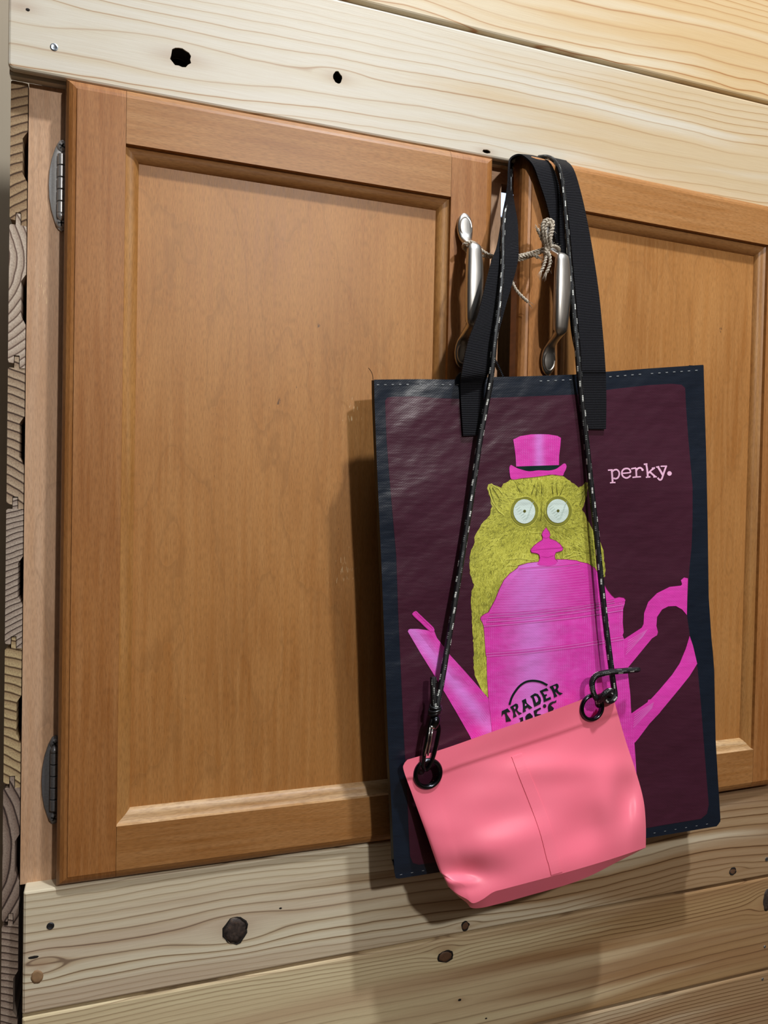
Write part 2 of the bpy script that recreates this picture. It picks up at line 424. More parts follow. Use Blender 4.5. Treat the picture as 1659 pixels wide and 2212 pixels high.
g = G(); g.box((-0.040, YB + 0.022, 0.668), (XR, YB + 0.034, 0.98)); g.build('added_backing', dark_hole, wall)  # unseen dark board added to blacken the knot holes from behind
for k, hp in enumerate([(*hole1, 0.0083, 0.0078), (*hole2, 0.0040, 0.0052), (*hole3, 0.0042, 0.0018)]):
    ring = hole_poly(*hp, k + 1); n = len(ring); g = G()
    for i in range(n):
        a, b = ring[i], ring[(i + 1) % n]; q = 0.985
        f = lambda p, y: (hp[0] + (p[0] - hp[0]) * q, y, hp[1] + (p[1] - hp[1]) * q)
        g.add([f(a, YF + 0.0012), f(b, YF + 0.0012), f(b, YB - 0.0005), f(a, YB - 0.0005)], [(0, 1, 2, 3)])
    g.build('hole_shade_liner', dark_hole, p_up1)  # dark liner: shade of the hole put into its colour
steel = plain('nail_steel', lin(176, 186, 196), 0.3, 1.0, noise_amt=0.25, scale=900)
steel_dk = plain('nail_steel_dark', lin(92, 96, 104), 0.4, 1.0, noise_amt=0.25, scale=900)
def nail(par, px, py, r, mat):
    cx, cz = knot_xy(px, py); n = 14
    g = G(); rr = lambda k, y: [(cx + r * k * math.cos(2 * math.pi * i / n), y, cz + r * k * math.sin(2 * math.pi * i / n)) for i in range(n)]
    g.add(rr(1, YF + 0.001) + rr(1, YF - 0.0003) + rr(0.75, YF - 0.0006) + rr(0.55, YF - 0.0004) + [(cx, YF - 0.0003, cz)],
          [(j * n + i, j * n + (i + 1) % n, (j + 1) * n + (i + 1) % n, (j + 1) * n + i) for j in range(3) for i in range(n)] + [(3 * n + i, 3 * n + (i + 1) % n, 4 * n) for i in range(n)])
    g.build('nail_head', mat, par, smooth=True, recalc=True, autosmooth=0.6)
nail(p_up1, 117, 102, 0.0029, steel)
nail(p_lo1, 109, 2000, 0.0029, steel_dk)
nail(p_lo1, 1656, 1856, 0.0024, steel)
nail(p_lo2, 1652, 2045, 0.0016, steel)
nail(p_lo2, 1647, 2115, 0.0016, steel)

# side wall: planks running away from us, cut ends in view
side = empty('wall_side', (-0.043, YB, -0.45), kind='structure', label='cut ends of stacked tongue and groove planks on the left side')
T0 = 0.0122; PITCH_Z = 0.1118; ztop = 0.6283
ends = [((176, 150, 116), (150, 122, 92), (74, 54, 40)), ((206, 190, 172), (178, 158, 140), (104, 84, 74)), ((190, 168, 142), (160, 136, 112), (66, 50, 42)),
        ((188, 172, 156), (160, 142, 128), (60, 46, 40)), ((196, 174, 132), (168, 142, 106), (84, 64, 44)), ((156, 138, 124), (126, 106, 94), (56, 44, 40)),
        ((172, 154, 138), (140, 120, 106), (60, 46, 40)), ((172, 154, 138), (140, 120, 106), (60, 46, 40)), ((172, 154, 138), (140, 120, 106), (60, 46, 40))]
rnd = random.Random(5)
joints = [0.628, 0.5160, 0.4035, 0.2915, 0.1800, 0.0675, -0.0435, -0.155, -0.267, -0.379]
for i in range(9):
    z1, z0 = joints[i], joints[i + 1]; h = z1 - z0
    x0 = -0.0494; T = T0
    tg = 0.009 if i else 0.0
    P = [(0.0006, 0.0040), (0, 0.006), (0, h - 0.0010), (0.0010, h), (0.0045, h), (0.0048, h + tg), (0.0078, h + tg), (0.0080, h), (T, h - 0.0004), (T, h * 0.66), (T - 0.0034, h * 0.61),
         (T - 0.0034, h * 0.37), (T, h * 0.31), (T, 0.0), (0.0085, 0.0), (0.0083, 0.0098), (0.0043, 0.0098), (0.0041, 0.0035)]
    if not tg: P.pop(6); P.pop(5)
    P = [(x0 + a, z0 + b) for a, b in reversed(P)]
    cx = -0.0494 + rnd.choice((-1, 1)) * rnd.uniform(0.045, 0.09); cz = z0 + rnd.choice((-1, 1)) * rnd.uniform(0.05, 0.09)
    m = endgrain_mat('end_grain', cx, cz, *ends[i], rnd.choice((150, 190, 230)))
    g = G(); g.slab(P, YB - 0.001 + rnd.uniform(-0.0008, 0.0008), 0.26)
    g.build('plank', m, side, recalc=True)

# background wall beyond the left edge
g = G(); g.box((-1.6, 0.30, -1.2), (-0.055, 0.34, 1.6))
tag(g.build('wall_left', plain('painted_wall_grey_brown', lin(190, 174, 150), 0.8, noise_amt=0.1, scale=8), None, origin=(-0.8, 0.3, -1.2)), 'grey brown wall beyond the left edge', None, 'structure')

# the rest of the room, behind the camera
plaster = plain('room_plaster', lin(150, 150, 150), 0.9, noise_amt=0.04, scale=6)
panelling = plain('room_panelling', lin(90, 78, 66), 0.8, noise_amt=0.15, scale=6)
boards = plain('room_floor_wood', lin(104, 84, 64), 0.6, noise_amt=0.2, scale=6)
def shell(name, a, b, mat, lab):
    g = G(); g.box(a, b); tag(g.build(name, mat, None, origin=((a[0] + b[0]) / 2, (a[1] + b[1]) / 2, a[2])), lab, None, 'structure')
shell('ceiling', (-1.7, -2.9, 2.40), (2.3, 0.4, 2.46), plaster, 'plain pale ceiling above the cabinet')
shell('floor', (-1.7, -2.9, -1.16), (2.3, 0.4, -1.10), boards, 'plain wooden floor below the cabinet')
shell('wall_back', (-1.7, -2.96, -1.10), (2.3, -2.90, 2.40), panelling, 'plain brown wall behind the camera')
shell('wall_right', (2.3, -2.9, -1.10), (2.36, 0.4, 2.40), panelling, 'plain brown wall to the right')
# ------------------------------------------------------------------ cabinet
cab = empty('cabinet', (0.35, YB, -0.02), label='built-in two-door cabinet of honey-stained maple set into the planked wall', cat='cabinet')
m_frame = maple_mat('frame_wood', 2.0, 'z', (204, 162, 126), (186, 142, 106), (218, 184, 154), scratches=[(-0.026, 0.47, 0.010, 0.03)], cath=0.35)
m_frame_h = maple_mat('frame_wood_rail', 3.0, 'x', (204, 162, 126), (186, 142, 106), (218, 184, 154))
m_carc = maple_mat('cabinet_inside', 9.0, 'z', (120, 84, 48), (100, 68, 38), (140, 100, 60))
def part(name, a, b, mat, **k):
    g = G(); g.box(a, b); return g.build(name, mat, cab, **k)
part('frame_stile', (-0.0365, YB, -0.012), (0.012, YB + 0.019, 0.6285), m_frame)
part('frame_stile', (0.3640, YB, 0.02), (0.3832, YB + 0.019, 0.6145), m_frame)
part('frame_stile', (0.722, YB, -0.012), (0.775, YB + 0.019, 0.6285), m_frame)
part('frame_rail', (0.012, YB, 0.6145), (0.722, YB + 0.019, 0.665), m_frame_h)
part('frame_rail', (0.012, YB, -0.012), (0.722, YB + 0.019, 0.02), m_frame_h)
part('side_panel', (-0.020, YB + 0.019, -0.012), (-0.004, 0.30, 0.66), m_carc)
part('side_panel', (0.745, YB + 0.019, -0.012), (0.761, 0.30, 0.66), m_carc)
part('bottom_panel', (-0.004, YB + 0.019, -0.012), (0.745, 0.30, 0.004), m_carc)
part('back_panel', (-0.004, 0.290, 0.004), (0.745, 0.30, 0.620), m_carc)
# top left open so the added glowing panel shows through the gap
H, Wd, SW = 0.62, 0.3555, 0.0362
BEV = [(0, 0), (0.0004, 0.0010), (0.0030, 0.0016), (0.0060, 0.0034), (0.0080, 0.0062), (0.0088, 0.0095), (0.0088, 0.0215)]
MLD = [(0, 0), (0.0003, 0.0036), (0.0018, 0.0044), (0.0042, 0.0050), (0.0062, 0.0056), (0.0082, 0.0070), (0.0098, 0.0092), (0.0106, 0.0112)]

def door(label, width, xf, mats):
    """frame-and-panel door; xf maps local (x, depth behind the face, z) to world"""
    ms, mr, mp, mm = mats
    d = empty('door', xf(width / 2, 0.0215, 0), cab, label=label)
    def P(x, dep, z): return xf(x, dep, z)
    for sgn in (-1, 1):
        xo = 0 if sgn < 0 else width; xi = SW if sgn < 0 else width - SW
        g = G()
        g.add([P(xo, 0, 0), P(xi, 0, 0), P(xi, 0, H), P(xo, 0, H)], [(0, 1, 2, 3)])
        c0 = [P(xo + sgn * o, dd, -o) for o, dd in BEV]; c1 = [P(xo + sgn * o, dd, H + o) for o, dd in BEV]
        e0 = [P(xi, dd, -o) for o, dd in BEV]; e1 = [P(xi, dd, H + o) for o, dd in BEV]
        g.strip(c0, c1); g.strip(e0, c0); g.strip(c1, e1)
        g.add([c0[-1], c1[-1], e1[-1], e0[-1]], [(0, 1, 2, 3)])
        g.build('stile', ms, d, recalc=True)
    for sgn in (-1, 1):
        zo = 0 if sgn < 0 else H; zi = SW if sgn < 0 else H - SW; xa, xb = SW + 0.00025, width - SW - 0.00025
        g = G()
        g.add([P(xa, 0, zo), P(xb, 0, zo), P(xb, 0, zi), P(xa, 0, zi)], [(0, 1, 2, 3)])
        e0 = [P(xa, dd, zo + sgn * o) for o, dd in BEV]; e1 = [P(xb, dd, zo + sgn * o) for o, dd in BEV]
        g.strip(e0, e1)
        g.add([e0[-1], e1[-1], P(xb, 0.0215, zi), P(xa, 0.0215, zi)], [(0, 1, 2, 3)])
        g.build('rail', mr, d, recalc=True)
    cs = [(SW, SW, 1, 1), (width - SW, SW, -1, 1), (width - SW, H - SW, -1, -1), (SW, H - SW, 1, -1)]
    for k in range(4):
        a, b = cs[k], cs[(k + 1) % 4]
        A = [P(a[0] + a[2] * o, dd, a[1] + a[3] * o) for o, dd in MLD]; B = [P(b[0] + b[2] * o, dd, b[1] + b[3] * o) for o, dd in MLD]
        g = G(); g.strip(A, B)
        g.build('moulding', mm[k], d, smooth=True, autosmooth=0.7)
    q = SW + 0.0100
    g = G(); g.add([P(q, 0.0108, q), P(width - q, 0.0108, q), P(width - q, 0.0108, H - q), P(q, 0.0108, H - q),
                    P(q, 0.0158, q), P(width - q, 0.0158, q), P(width - q, 0.0158, H - q), P(q, 0.0158, H - q)],
                   [(0, 1, 2, 3), (4, 7, 6, 5), (0, 4, 5, 1), (1, 5, 6, 2), (2, 6, 7, 3), (3, 7, 4, 0)])
    g.build('panel', mp, d, recalc=True)
    return d

sp1 = at(603, 868, -0.01); sp2 = at(688, 705, -0.01); scr = at(762, 890, -0.01); scr2 = at(745, 1230, -0.01)
sp3 = at(1553, 712, -0.01)
m_st = maple_mat('door_stile_wood', 4.0, 'z')
m_rl = maple_mat('door_rail_wood', 5.0, 'x', (176, 122, 68), (148, 96, 46), (194, 147, 96))
m_pn = maple_mat('door_panel_wood', 6.0, 'z', (182, 125, 67), (158, 102, 48), (196, 145, 88), cath=0.32,
                 scratches=[(scr.x, scr.z, 0.012, 0.03), (scr2.x, scr2.z, 0.02, 0.03)], specks=[(sp1.x, sp1.z, 0.0022, 0.004), (sp2.x, sp2.z, 0.002, 0.003), (sp3.x, sp3.z, 0.0016, 0.004)])
m_ml = maple_mat('moulding_wood_up', 7.0, 'x', (172, 119, 66), (142, 92, 46), (194, 148, 98))
m_mv = maple_mat('moulding_wood', 8.0, 'z', (176, 124, 66), (146, 96, 46), (194, 148, 92))
m_wr = maple_mat('moulding_wood_worn', 7.5, 'x', (196, 156, 104), (164, 116, 66), (226, 200, 164))
mats = (m_st, m_rl, m_pn, (m_wr, m_mv, m_ml, m_mv))
DOOR1_Y = -0.020
door1 = door('closed cabinet door with brushed pull at its right edge', Wd, lambda x, dep, z: Vector((x, DOOR1_Y + dep, z)), mats)
TH = math.radians(2.0); HX, HY = 0.7395, 0.0015; W2 = 0.3335
def xf2(x, dep, z):
    u = W2 + 0.0088 - x; v = 0.0215 - dep      # distance left of the hinge, distance in front of the door back
    return Vector((HX - u * math.cos(TH) + 0.0 - v * math.sin(TH) * 0 - v * math.sin(TH), HY - u * math.sin(TH) - v * math.cos(TH), z + 0.0035))
door2 = door('door left slightly ajar, straps hooked over its top corner', W2, xf2, mats)

# pulls
t = NT('brushed_nickel'); x_, y_, z_ = t.pos()
nb = t.noise(t.vec(t.ma('MULTIPLY', x_, 1800.0), y_, t.ma('MULTIPLY', z_, 60.0)), 1.0, 3.0)
nickel = t.out(t.mix(nb, lin(184, 180, 174), lin(206, 203, 198)), t.rng(nb, 0.3, 0.7, 0.32, 0.38), None, 1.0)
PULL = [(.0705, .0018, .0020, .003), (.0696, .0024, .0066, .004), (.0670, .0030, .0112, .005), (.0625, .0036, .0144, .0056), (.0570, .0040, .0156, .0058), (.0515, .0046, .0146, .0058), (.0465, .0062, .0122, .0056), (.0432, .0092, .0100, .0054),
        (.0405, .0130, .0092, .0056), (.0378, .0175, .0090, .0062), (.0356, .0212, .0094, .0072), (.0342, .0232, .0104, .0082), (.0334, .0240, .0130, .0090), (.0300, .0248, .0138, .0094), (.0200, .0258, .0156, .0098), (.0090, .0264, .0166, .0100), (0, .0266, .0169, .0100)]
def pull(dr, cx, cz, xf, lab):
    prof = PULL + [(-a, b, c, d) for a, b, c, d in reversed(PULL[:-1])]
    n = 20; vs = []; m = len(prof)
    for i, (z, y, w, th) in enumerate(prof):
        a = prof[max(0, i - 1)]; b = prof[min(m - 1, i + 1)]
        tz, ty = b[0] - a[0], b[1] - a[1]; L = math.hypot(tz, ty); tz /= L; ty /= L
        nz, ny = ty, -tz     # normal in (z, y); flip to point outwards
        if ny < 0: nz, ny = -nz, -ny
        for k in range(n):
            an = 2 * math.pi * k / n; c, s_ = math.cos(an), math.sin(an)
            c = math.copysign(abs(c) ** 0.75, c); s_ = math.copysign(abs(s_) ** 0.75, s_)
            vs.append(xf(cx + w / 2 * c, -(y + ny * th / 2 * s_), cz + z + nz * th / 2 * s_))
    fs = [(i * n + k, i * n + (k + 1) % n, (i + 1) * n + (k + 1) % n, (i + 1) * n + k) for i in range(m - 1) for k in range(n)]
    fs += [tuple(range(n)), tuple((m - 1) * n + k for k in range(n))]
    # raised oval rim on both feet
    g = G(); g.add(vs, fs)
    for sg in (-1, 1):
        ring = []
        for k in range(25):
            a = 2 * math.pi * k / 24
            ring.append(xf(cx + 0.0056 * math.cos(a), -(0.0064 - 0.0009 * math.sin(a)), cz + sg * (0.0575 + 0.0092 * math.sin(a))))
        g.tube(ring, 0.0007, 6, False)
    g.build('handle', nickel, dr, smooth=True, recalc=True, autosmooth=0.9, label=lab)
pull(door1, 0.3320, 0.4985, lambda x, dep, z: Vector((x, DOOR1_Y + dep, z)), 'brushed nickel pull with oval feet')
# pull of the second door: local x measured from that door's left face edge
pull(door2, 0.0200, 0.4930, xf2, 'brushed nickel pull with oval feet')

# hinges
hm = plain('hinge_nickel', lin(190, 190, 190), 0.4, 0.5, noise_amt=0.2, scale=700)
hm_d = plain('hinge_nickel_dark', lin(120, 120, 122), 0.4, 0.5, noise_amt=0.3, scale=700)
scr_dark = plain('screw_slot', lin(20, 19, 20), 0.6)
def hinge(zc, flip, mat):
    xb = -0.0118
    poly = [(xb + 0.0026, 0.0350), (xb + 0.0004, 0.0366), (xb - 0.0022, 0.0352), (xb - 0.0048, 0.0300), (xb - 0.0075, 0.0210), (xb - 0.0092, 0.0110), (xb - 0.0097, 0.0),
            (xb - 0.0092, -0.0110), (xb - 0.0075, -0.0210), (xb - 0.0048, -0.0300), (xb - 0.0022, -0.0352), (xb + 0.0004, -0.0366), (xb + 0.0026, -0.0350)]
    g = G(); g.slab([(a, zc + b) for a, b in reversed(poly)], YB - 0.0022, YB, 0.0010)
    o = g.build('hinge', mat, cab, recalc=True, smooth=True, autosmooth=0.6)
    yb = YB - 0.0042; n = 14
    zs = [-0.0235, -0.0140, -0.0045, 0.0050, 0.0145, 0.0240]
    for k in range(5):
        a, b = zs[k] + 0.0004, zs[k + 1] - 0.0004
        g = G(); g.tube([(xb, yb, zc + flip * q) for q in (a, a + 0.0003, b - 0.0003, b)], [0.0028, 0.0032, 0.0032, 0.0028], n)
        g.build('knuckle', mat, o, smooth=True, recalc=True, autosmooth=0.6)
    g = G(); g.tube([(xb, yb, zc + flip * q) for q in (-0.0235, -0.0262, -0.0280, -0.0290)], [0.0032, 0.0029, 0.0016, 0.0004], n)
    g.build('finial', mat, o, smooth=True, recalc=True)
    for s in (1, -1):
        cx, cz = xb + 0.0002, zc + s * 0.0305; r = 0.0041
        prof = [(1.0, YB - 0.0020), (1.0, YB - 0.0027), (0.8, YB - 0.0037), (0.45, YB - 0.0042), (0.02, YB - 0.0044)]
        vs = [(cx + r * k * math.cos(2 * math.pi * i / n), y, cz + r * k * math.sin(2 * math.pi * i / n)) for k, y in prof for i in range(n)]
        g = G(); g.add(vs, [(j * n + i, j * n + (i + 1) % n, (j + 1) * n + (i + 1) % n, (j + 1) * n + i) for j in range(4) for i in range(n)])
        g.build('screw', mat, o, smooth=True, recalc=True)
        g = G(); an = 0.5 * s + zc
        for q in (0, 1):
            a = an + q * math.pi / 2; c, s_ = math.cos(a), math.sin(a); L, w = 0.0023, 0.00055
            vs = [(cx + c * u * L - s_ * v * w, yy, cz + s_ * u * L + c * v * w) for yy in (YB - 0.0030, YB - 0.00455) for u, v in ((-1, -1), (1, -1), (1, 1), (-1, 1))]
            g.add(vs, [(0, 1, 2, 3), (4, 5, 6, 7), (0, 1, 5, 4), (1, 2, 6, 5), (2, 3, 7, 6), (3, 0, 4, 7)])
        g.build('screw_slot', scr_dark, o, recalc=True)
hinge(0.5515, 1, hm)
hinge(0.0712, -1, hm_d)

# added pale blue emissive panel that brightens the gap between the doors
t = NT('glow_pane'); t.b.inputs['Base Color'].default_value = lin(205, 220, 245)
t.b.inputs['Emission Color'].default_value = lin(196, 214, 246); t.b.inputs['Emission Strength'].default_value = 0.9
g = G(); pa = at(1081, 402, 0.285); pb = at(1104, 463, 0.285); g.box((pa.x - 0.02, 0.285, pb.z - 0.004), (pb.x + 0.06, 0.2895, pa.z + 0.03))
tag(g.build('glow_panel_1', t.m, None, origin=(pa.x, 0.285, pb.z)), 'added glowing pale blue panel seen between the two doors', None, 'structure')

# ------------------------------------------------------------------ tote bag
BAGY = -0.062
def bag_y(px, py):
    u = (px - 800) / 760.0; v = (py - 800) / 1100.0
    y = 0.0
    y += 0.0012 * math.sin(7.0 * u + 5.0 * v + 0.6)
    y += 0.0009 * math.sin(-9.0 * u + 15.0 * v + 1.9)
    y += 0.0006 * math.sin(19.0 * u + 9.0 * v + 0.3) * (0.4 + 0.6 * math.sin(3.1 * u + 1))
    y += 0.0005 * math.sin(4.0 * u - 30.0 * v + 2.0) * math.exp(-((u - 0.85) / 0.25) ** 2)
    y += 0.0004 * math.sin(38.0 * v + 6.0 * u) * math.exp(-((u - 0.1) / 0.12) ** 2)
    e = min(1.0, max(0.0, (u - 0.005) / 0.05)) * min(1.0, max(0.0, (0.96 + 0.03 * v - u) / 0.05))
    return BAGY + y * (0.35 + 0.65 * e) + 0.0035 * v
def bagp(px, py, lift=0.0):
    return at(px, py, bag_y(px, py) - lift)

def cells(poly, step=12.0):
    """fill a photo-space outline and cut it on a regular lattice"""
    b = bmesh.new()
    vs = [b.verts.new((p[0], p[1], 0)) for p in poly]
    for tri in tessellate_polygon([[Vector((p[0], p[1], 0)) for p in poly]]):
        if len(set(tri)) == 3:
            try: b.faces.new([vs[i] for i in tri])
            except ValueError: pass
    xs = [p[0] for p in poly]; ys = [p[1] for p in poly]
    for ax, lo, hi in ((0, min(xs), max(xs)), (1, min(ys), max(ys))):
        k = math.floor(lo / step) + 1
        while k * step < hi:
            co = [0, 0, 0]; co[ax] = k * step + 0.0137; no = [0, 0, 0]; no[ax] = 1
            bmesh.ops.bisect_plane(b, geom=b.verts[:] + b.edges[:] + b.faces[:], dist=1e-5, plane_co=co, plane_no=no)
            k += 1
    b.verts.index_update()
    V = [(v.co.x, v.co.y) for v in b.verts]; Fc = [tuple(v.index for v in f.verts) for f in b.faces]
    b.free(); return V, Fc

LAYER = 0.00014
class Print:
    """flat print lying on the bag's front"""
    def __init__(s): s.g = G()
    def poly(s, pts, layer, step=12.0):
        V, Fc = cells(pts, step)
        s.g.add([bagp(x, y, layer * LAYER) for x, y in V], Fc, [((x - 800) / 1000, (y - 800) / 1000) for x, y in V])
        return s
    def stroke(s, pts, w, layer, taper=False):
        P = [Vector(p) for p in pts]; L = []; R = []
        for i, p in enumerate(P):
            d = (P[min(i + 1, len(P) - 1)] - P[max(i - 1, 0)]).normalized(); n = Vector((-d.y, d.x))
            k = w / 2 * ((1 - i / (len(P) - 1)) * 0.9 + 0.1 if taper else 1)
            L.append(p + n * k); R.append(p - n * k)
        V = [(q.x, q.y) for q in L + R]; m = len(P)
        s.g.add([bagp(x, y, layer * LAYER) for x, y in V], [(i, i + 1, m + i + 1, m + i) for i in range(m - 1)], [((x - 800) / 1000, (y - 800) / 1000) for x, y in V])
        return s
    def disc(s, c, rx, ry, layer, n=24):
        return s.poly([(c[0] + rx * math.cos(2 * math.pi * i / n), c[1] + ry * math.sin(2 * math.pi * i / n)) for i in range(n)], layer)
    def build(s, name, mat, parent, **k):
        return s.g.build(name, mat, parent, smooth=True, **k)

def film(t):
    """crinkle and weave of laminated polypropylene; returns a normal"""
    u, v = t.uv()
    wx = t.ma('SINE', t.ma('MULTIPLY', u, 1150.0)); wy = t.ma('SINE', t.ma('MULTIPLY', v, 1150.0))
    weave = t.ma('MULTIPLY', wx, wy)
    c1 = t.noise(t.vec(t.ma('MULTIPLY', u, 22.0), t.ma('MULTIPLY', v, 90.0), 0.0), 1.0, 3.0, 0.55)
    c2 = t.noise(t.vec(t.ma('MULTIPLY', u, 9.0), t.ma('MULTIPLY', t.ma('ADD', v, t.ma('MULTIPLY', u, 0.4)), 12.0), 3.0), 1.0, 2.0)
    n1 = t.bump(weave, 0.05, 0.0004)
    return t.bump(t.ma('ADD', t.ma('MULTIPLY', c1, 0.35), t.ma('MULTIPLY', c2, 3.2)), 0.65, 0.0013, n1), c1
def film_mat(name, col, rough=0.36, vary=0.15):
    t = NT(name); nrm, c1 = film(t)
    c = t.mix(t.rng(c1, 0.3, 0.7), tuple(v * (1 - vary) for v in col[:3]) + (1,), col)
    return t.out(c, rough, nrm, None, 0.5)
m_navy = film_mat('bag_film_navy', lin(20, 30, 44))
m_back = film_mat('bag_film_black', lin(12, 15, 22))
m_maroon = film_mat('bag_film_maroon', lin(70, 30, 48))
m_green = film_mat('print_dark_green', lin(8, 44, 40))
m_ink = film_mat('print_ink', lin(14, 36, 36))
m_pink = film_mat('print_pale_pink', lin(255, 200, 232))
m_eye = film_mat('print_eye_white', lin(228, 246, 238))
m_olive = film_mat('print_olive', lin(146, 146, 58))
m_line = film_mat('print_lime_line', lin(228, 228, 108))
m_drk = film_mat('print_dark_olive', lin(96, 98, 36))
m_magl = film_mat('print_magenta_dark', lin(224, 62, 176))
m_magp = film_mat('print_magenta_pale', lin(244, 138, 226))
m_mago = film_mat('print_magenta_outline', lin(150, 26, 104))
# fur
t = NT('print_fur'); nrm, c1 = film(t); u, v = t.uv()
fn = t.noise(t.vec(t.ma('MULTIPLY', u, 190.0), t.ma('MULTIPLY', v, 110.0), 0), 1.0, 4.0, 0.75, 1.5)
bl = t.noise(t.vec(t.ma('MULTIPLY', u, 14.0), t.ma('MULTIPLY', v, 11.0), 4.0), 1.0, 2.0)
ff = t.ma('ADD', fn, t.ma('MULTIPLY', t.ma('SUBTRACT', bl, 0.5), 0.6))
m_fur = t.out(t.ramp(ff, [(0.34, lin(150, 150, 60)), (0.5, lin(186, 184, 72)), (0.64, lin(214, 212, 90)), (0.78, lin(232, 232, 118))]), 0.38, nrm)
# pot: engraved magenta with a paler printed band
def pot_mat(name, cu, su, dirv=None, hatch=True):
    t = NT(name); nrm, c1 = film(t); u, v = t.uv()
    if dirv: uu = t.ma('ADD', t.ma('MULTIPLY', u, dirv[0]), t.ma('MULTIPLY', v, dirv[1]))
    else: uu = u
    g = t.gauss(uu, cu, su)
    nz = t.noise(t.vec(t.ma('MULTIPLY', u, 60.0), t.ma('MULTIPLY', v, 60.0), 0), 1.0, 3.0)
    col = t.mix(t.ma('MULTIPLY', t.ma('ADD', g, t.ma('MULTIPLY', t.ma('SUBTRACT', nz, 0.5), 0.35)), 0.85, None, True), lin(232, 66, 184), lin(232, 140, 236))
    if hatch:
        h = t.ma('SINE', t.ma('MULTIPLY', uu, 2 * math.pi / 0.0042))
        col = t.mix(t.ma('MULTIPLY', t.rng(h, 0.1, 0.9), t.rng(nz, 0.35, 0.7, 0.05, 0.45)), col, lin(240, 130, 224))
    return t.out(col, 0.36, nrm, None, 0.5)
m_pot = pot_mat('print_pot', 0.350, 0.045)
m_lid = pot_mat('print_lid', 0.345, 0.060, hatch=False)
m_spout = pot_mat('print_spout', 0.5 * 0 + (0.78 * 0.165 - 0.62 * 0.655), 0.016, (0.78, -0.62), True)
m_han = pot_mat('print_handle', 2.0, 0.02, None, False)

p0 = at(1200, 1840, -0.05)
bag = empty('tote_bag', p0, label='glossy maroon and navy tote bag hung by its straps from the ajar door', cat='bag')
outl_top = [(808, 820), (900, 819), (1000, 820), (1050, 815), (1160, 812), (1240, 809), (1310, 803), (1400, 796), (1519, 788)]
outl_right = [(1520, 790), (1523, 900), (1526, 1000), (1529, 1150), (1531, 1290), (1537, 1380), (1543, 1450), (1546, 1600), (1552, 1700), (1556, 1765), (1555, 1776), (1548, 1785)]
outl_bot = [(1400, 1810), (1200, 1843), (1000, 1876), (862, 1898), (855, 1897)]
outl_left = [(852, 1885), (846, 1750), (838, 1600), (831, 1400), (823, 1200), (814, 1000), (809, 870)]
OUT = outl_top + outl_right + outl_bot + outl_left
front = Print().poly(OUT, 0).build('front_panel', m_navy, bag)
# back panel and gussets
BK = Vector((0.0040, 0.0185, 0.0022))
V, Fc = cells(OUT, 40.0)
g = G(); g.add([bagp(x, y) * 1.0 + BK for x, y in V], Fc, [((x - 800) / 1000, (y - 800) / 1000) for x, y in V])
g.build('back_panel', m_back, bag, smooth=True)
def gus(pts, fold):
    g = G(); A = [bagp(*p) for p in pts]; B = [a + BK for a in A]; Mi = [(a + b) / 2 + Vector(fold) for a, b in zip(A, B)]
    g.strip(A, Mi); g.strip(Mi, B); g.build('gusset', m_back, bag)
gus(spline([(x, y) for x, y in outl_left + [(808, 820)]], 3), (0.006, 0, 0))
gus(spline(outl_right, 2), (-0.012, 0, 0))
gus(outl_right[-1:] + outl_bot + [(852, 1885)], (0, 0, 0.004))
# folded hem at the top edge and stitched thread
g = Print()
thread = film_mat('white_thread', lin(158, 162, 164), 0.5)
def dashes(a, b, step, ln, w):
    d = Vector(b) - Vector(a); L = d.length; d.normalize(); k = 2.0
    while k < L - ln:
        p = Vector(a) + d * k; q = p + d * ln; g.stroke([tuple(p), tuple(q)], w, 4); k += step
for i in range(len(outl_top) - 1):
    a, b = outl_top[i], outl_top[i + 1]
    if i in (3,): continue
    dashes((a[0] + 4, a[1] + 11), (b[0] - 2, b[1] + 11), 16.0, 5.0, 1.5)
dashes((862, 1890), (930, 1878), 24, 5, 1.0); dashes((1410, 1800), (1545, 1777), 23, 4, 0.9)
o = g.build('stitching', thread, bag); o['kind'] = 'stuff'
MAR = [(832, 866), (836, 859), (848, 857), (900, 856), (945, 860), (1000, 862), (1100, 858), (1250, 852), (1320, 841), (1400, 832), (1450, 829), (1472, 831), (1480, 838), (1482, 880), (1487, 950), (1496, 1050), (1496, 1120), (1494, 1180), (1489, 1230),
       (1486, 1280), (1484, 1330), (1490, 1372), (1500, 1415), (1507, 1445), (1514, 1520), (1520, 1600), (1527, 1690), (1531, 1738), (1527, 1758), (1514, 1769), (1440, 1781), (1300, 1806), (1100, 1838), (960, 1860), (905, 1868), (892, 1864), (886, 1850), (883, 1800), (879, 1700), (873, 1600),
       (866, 1450), (860, 1320), (856, 1200), (848, 1110), (842, 1040), (835, 950)]
Print().poly(MAR, 1).build('maroon_print', m_maroon, front)
s1 = lambda L: [(1000 + a / 5.184, 920 + b / 5.184) for a, b in L]
s2 = lambda L: [(1000 + a / 4.1475, 1200 + b / 4.1475) for a, b in L]
s3 = lambda L: [(860 + a / 6.9125, 1300 + b / 6.9125) for a, b in L]
s8 = lambda L: [(1300 + a / 3.688, 1200 + b / 3.688) for a, b in L]
s7 = lambda L: [(1060 + a / 9.217, 1460 + b / 9.217) for a, b in L]
s4 = lambda L: [(1300 + a / 9.217, 980 + b / 9.217) for a, b in L]
def smooth_closed(L, per=3):
    n = len(L); out = []
    for i in range(n):
        p0, p1, p2, p3 = (Vector(L[(i + k) % n]) for k in (-1, 0, 1, 2))
        for k in range(per):
            t = k / per
            q = 0.5 * ((2 * p1) + (p2 - p0) * t + (2 * p0 - 5 * p1 + 4 * p2 - p3) * t * t + (3 * p1 - p0 - 3 * p2 + p3) * t ** 3)
            out.append((q.x, q.y))
    return out
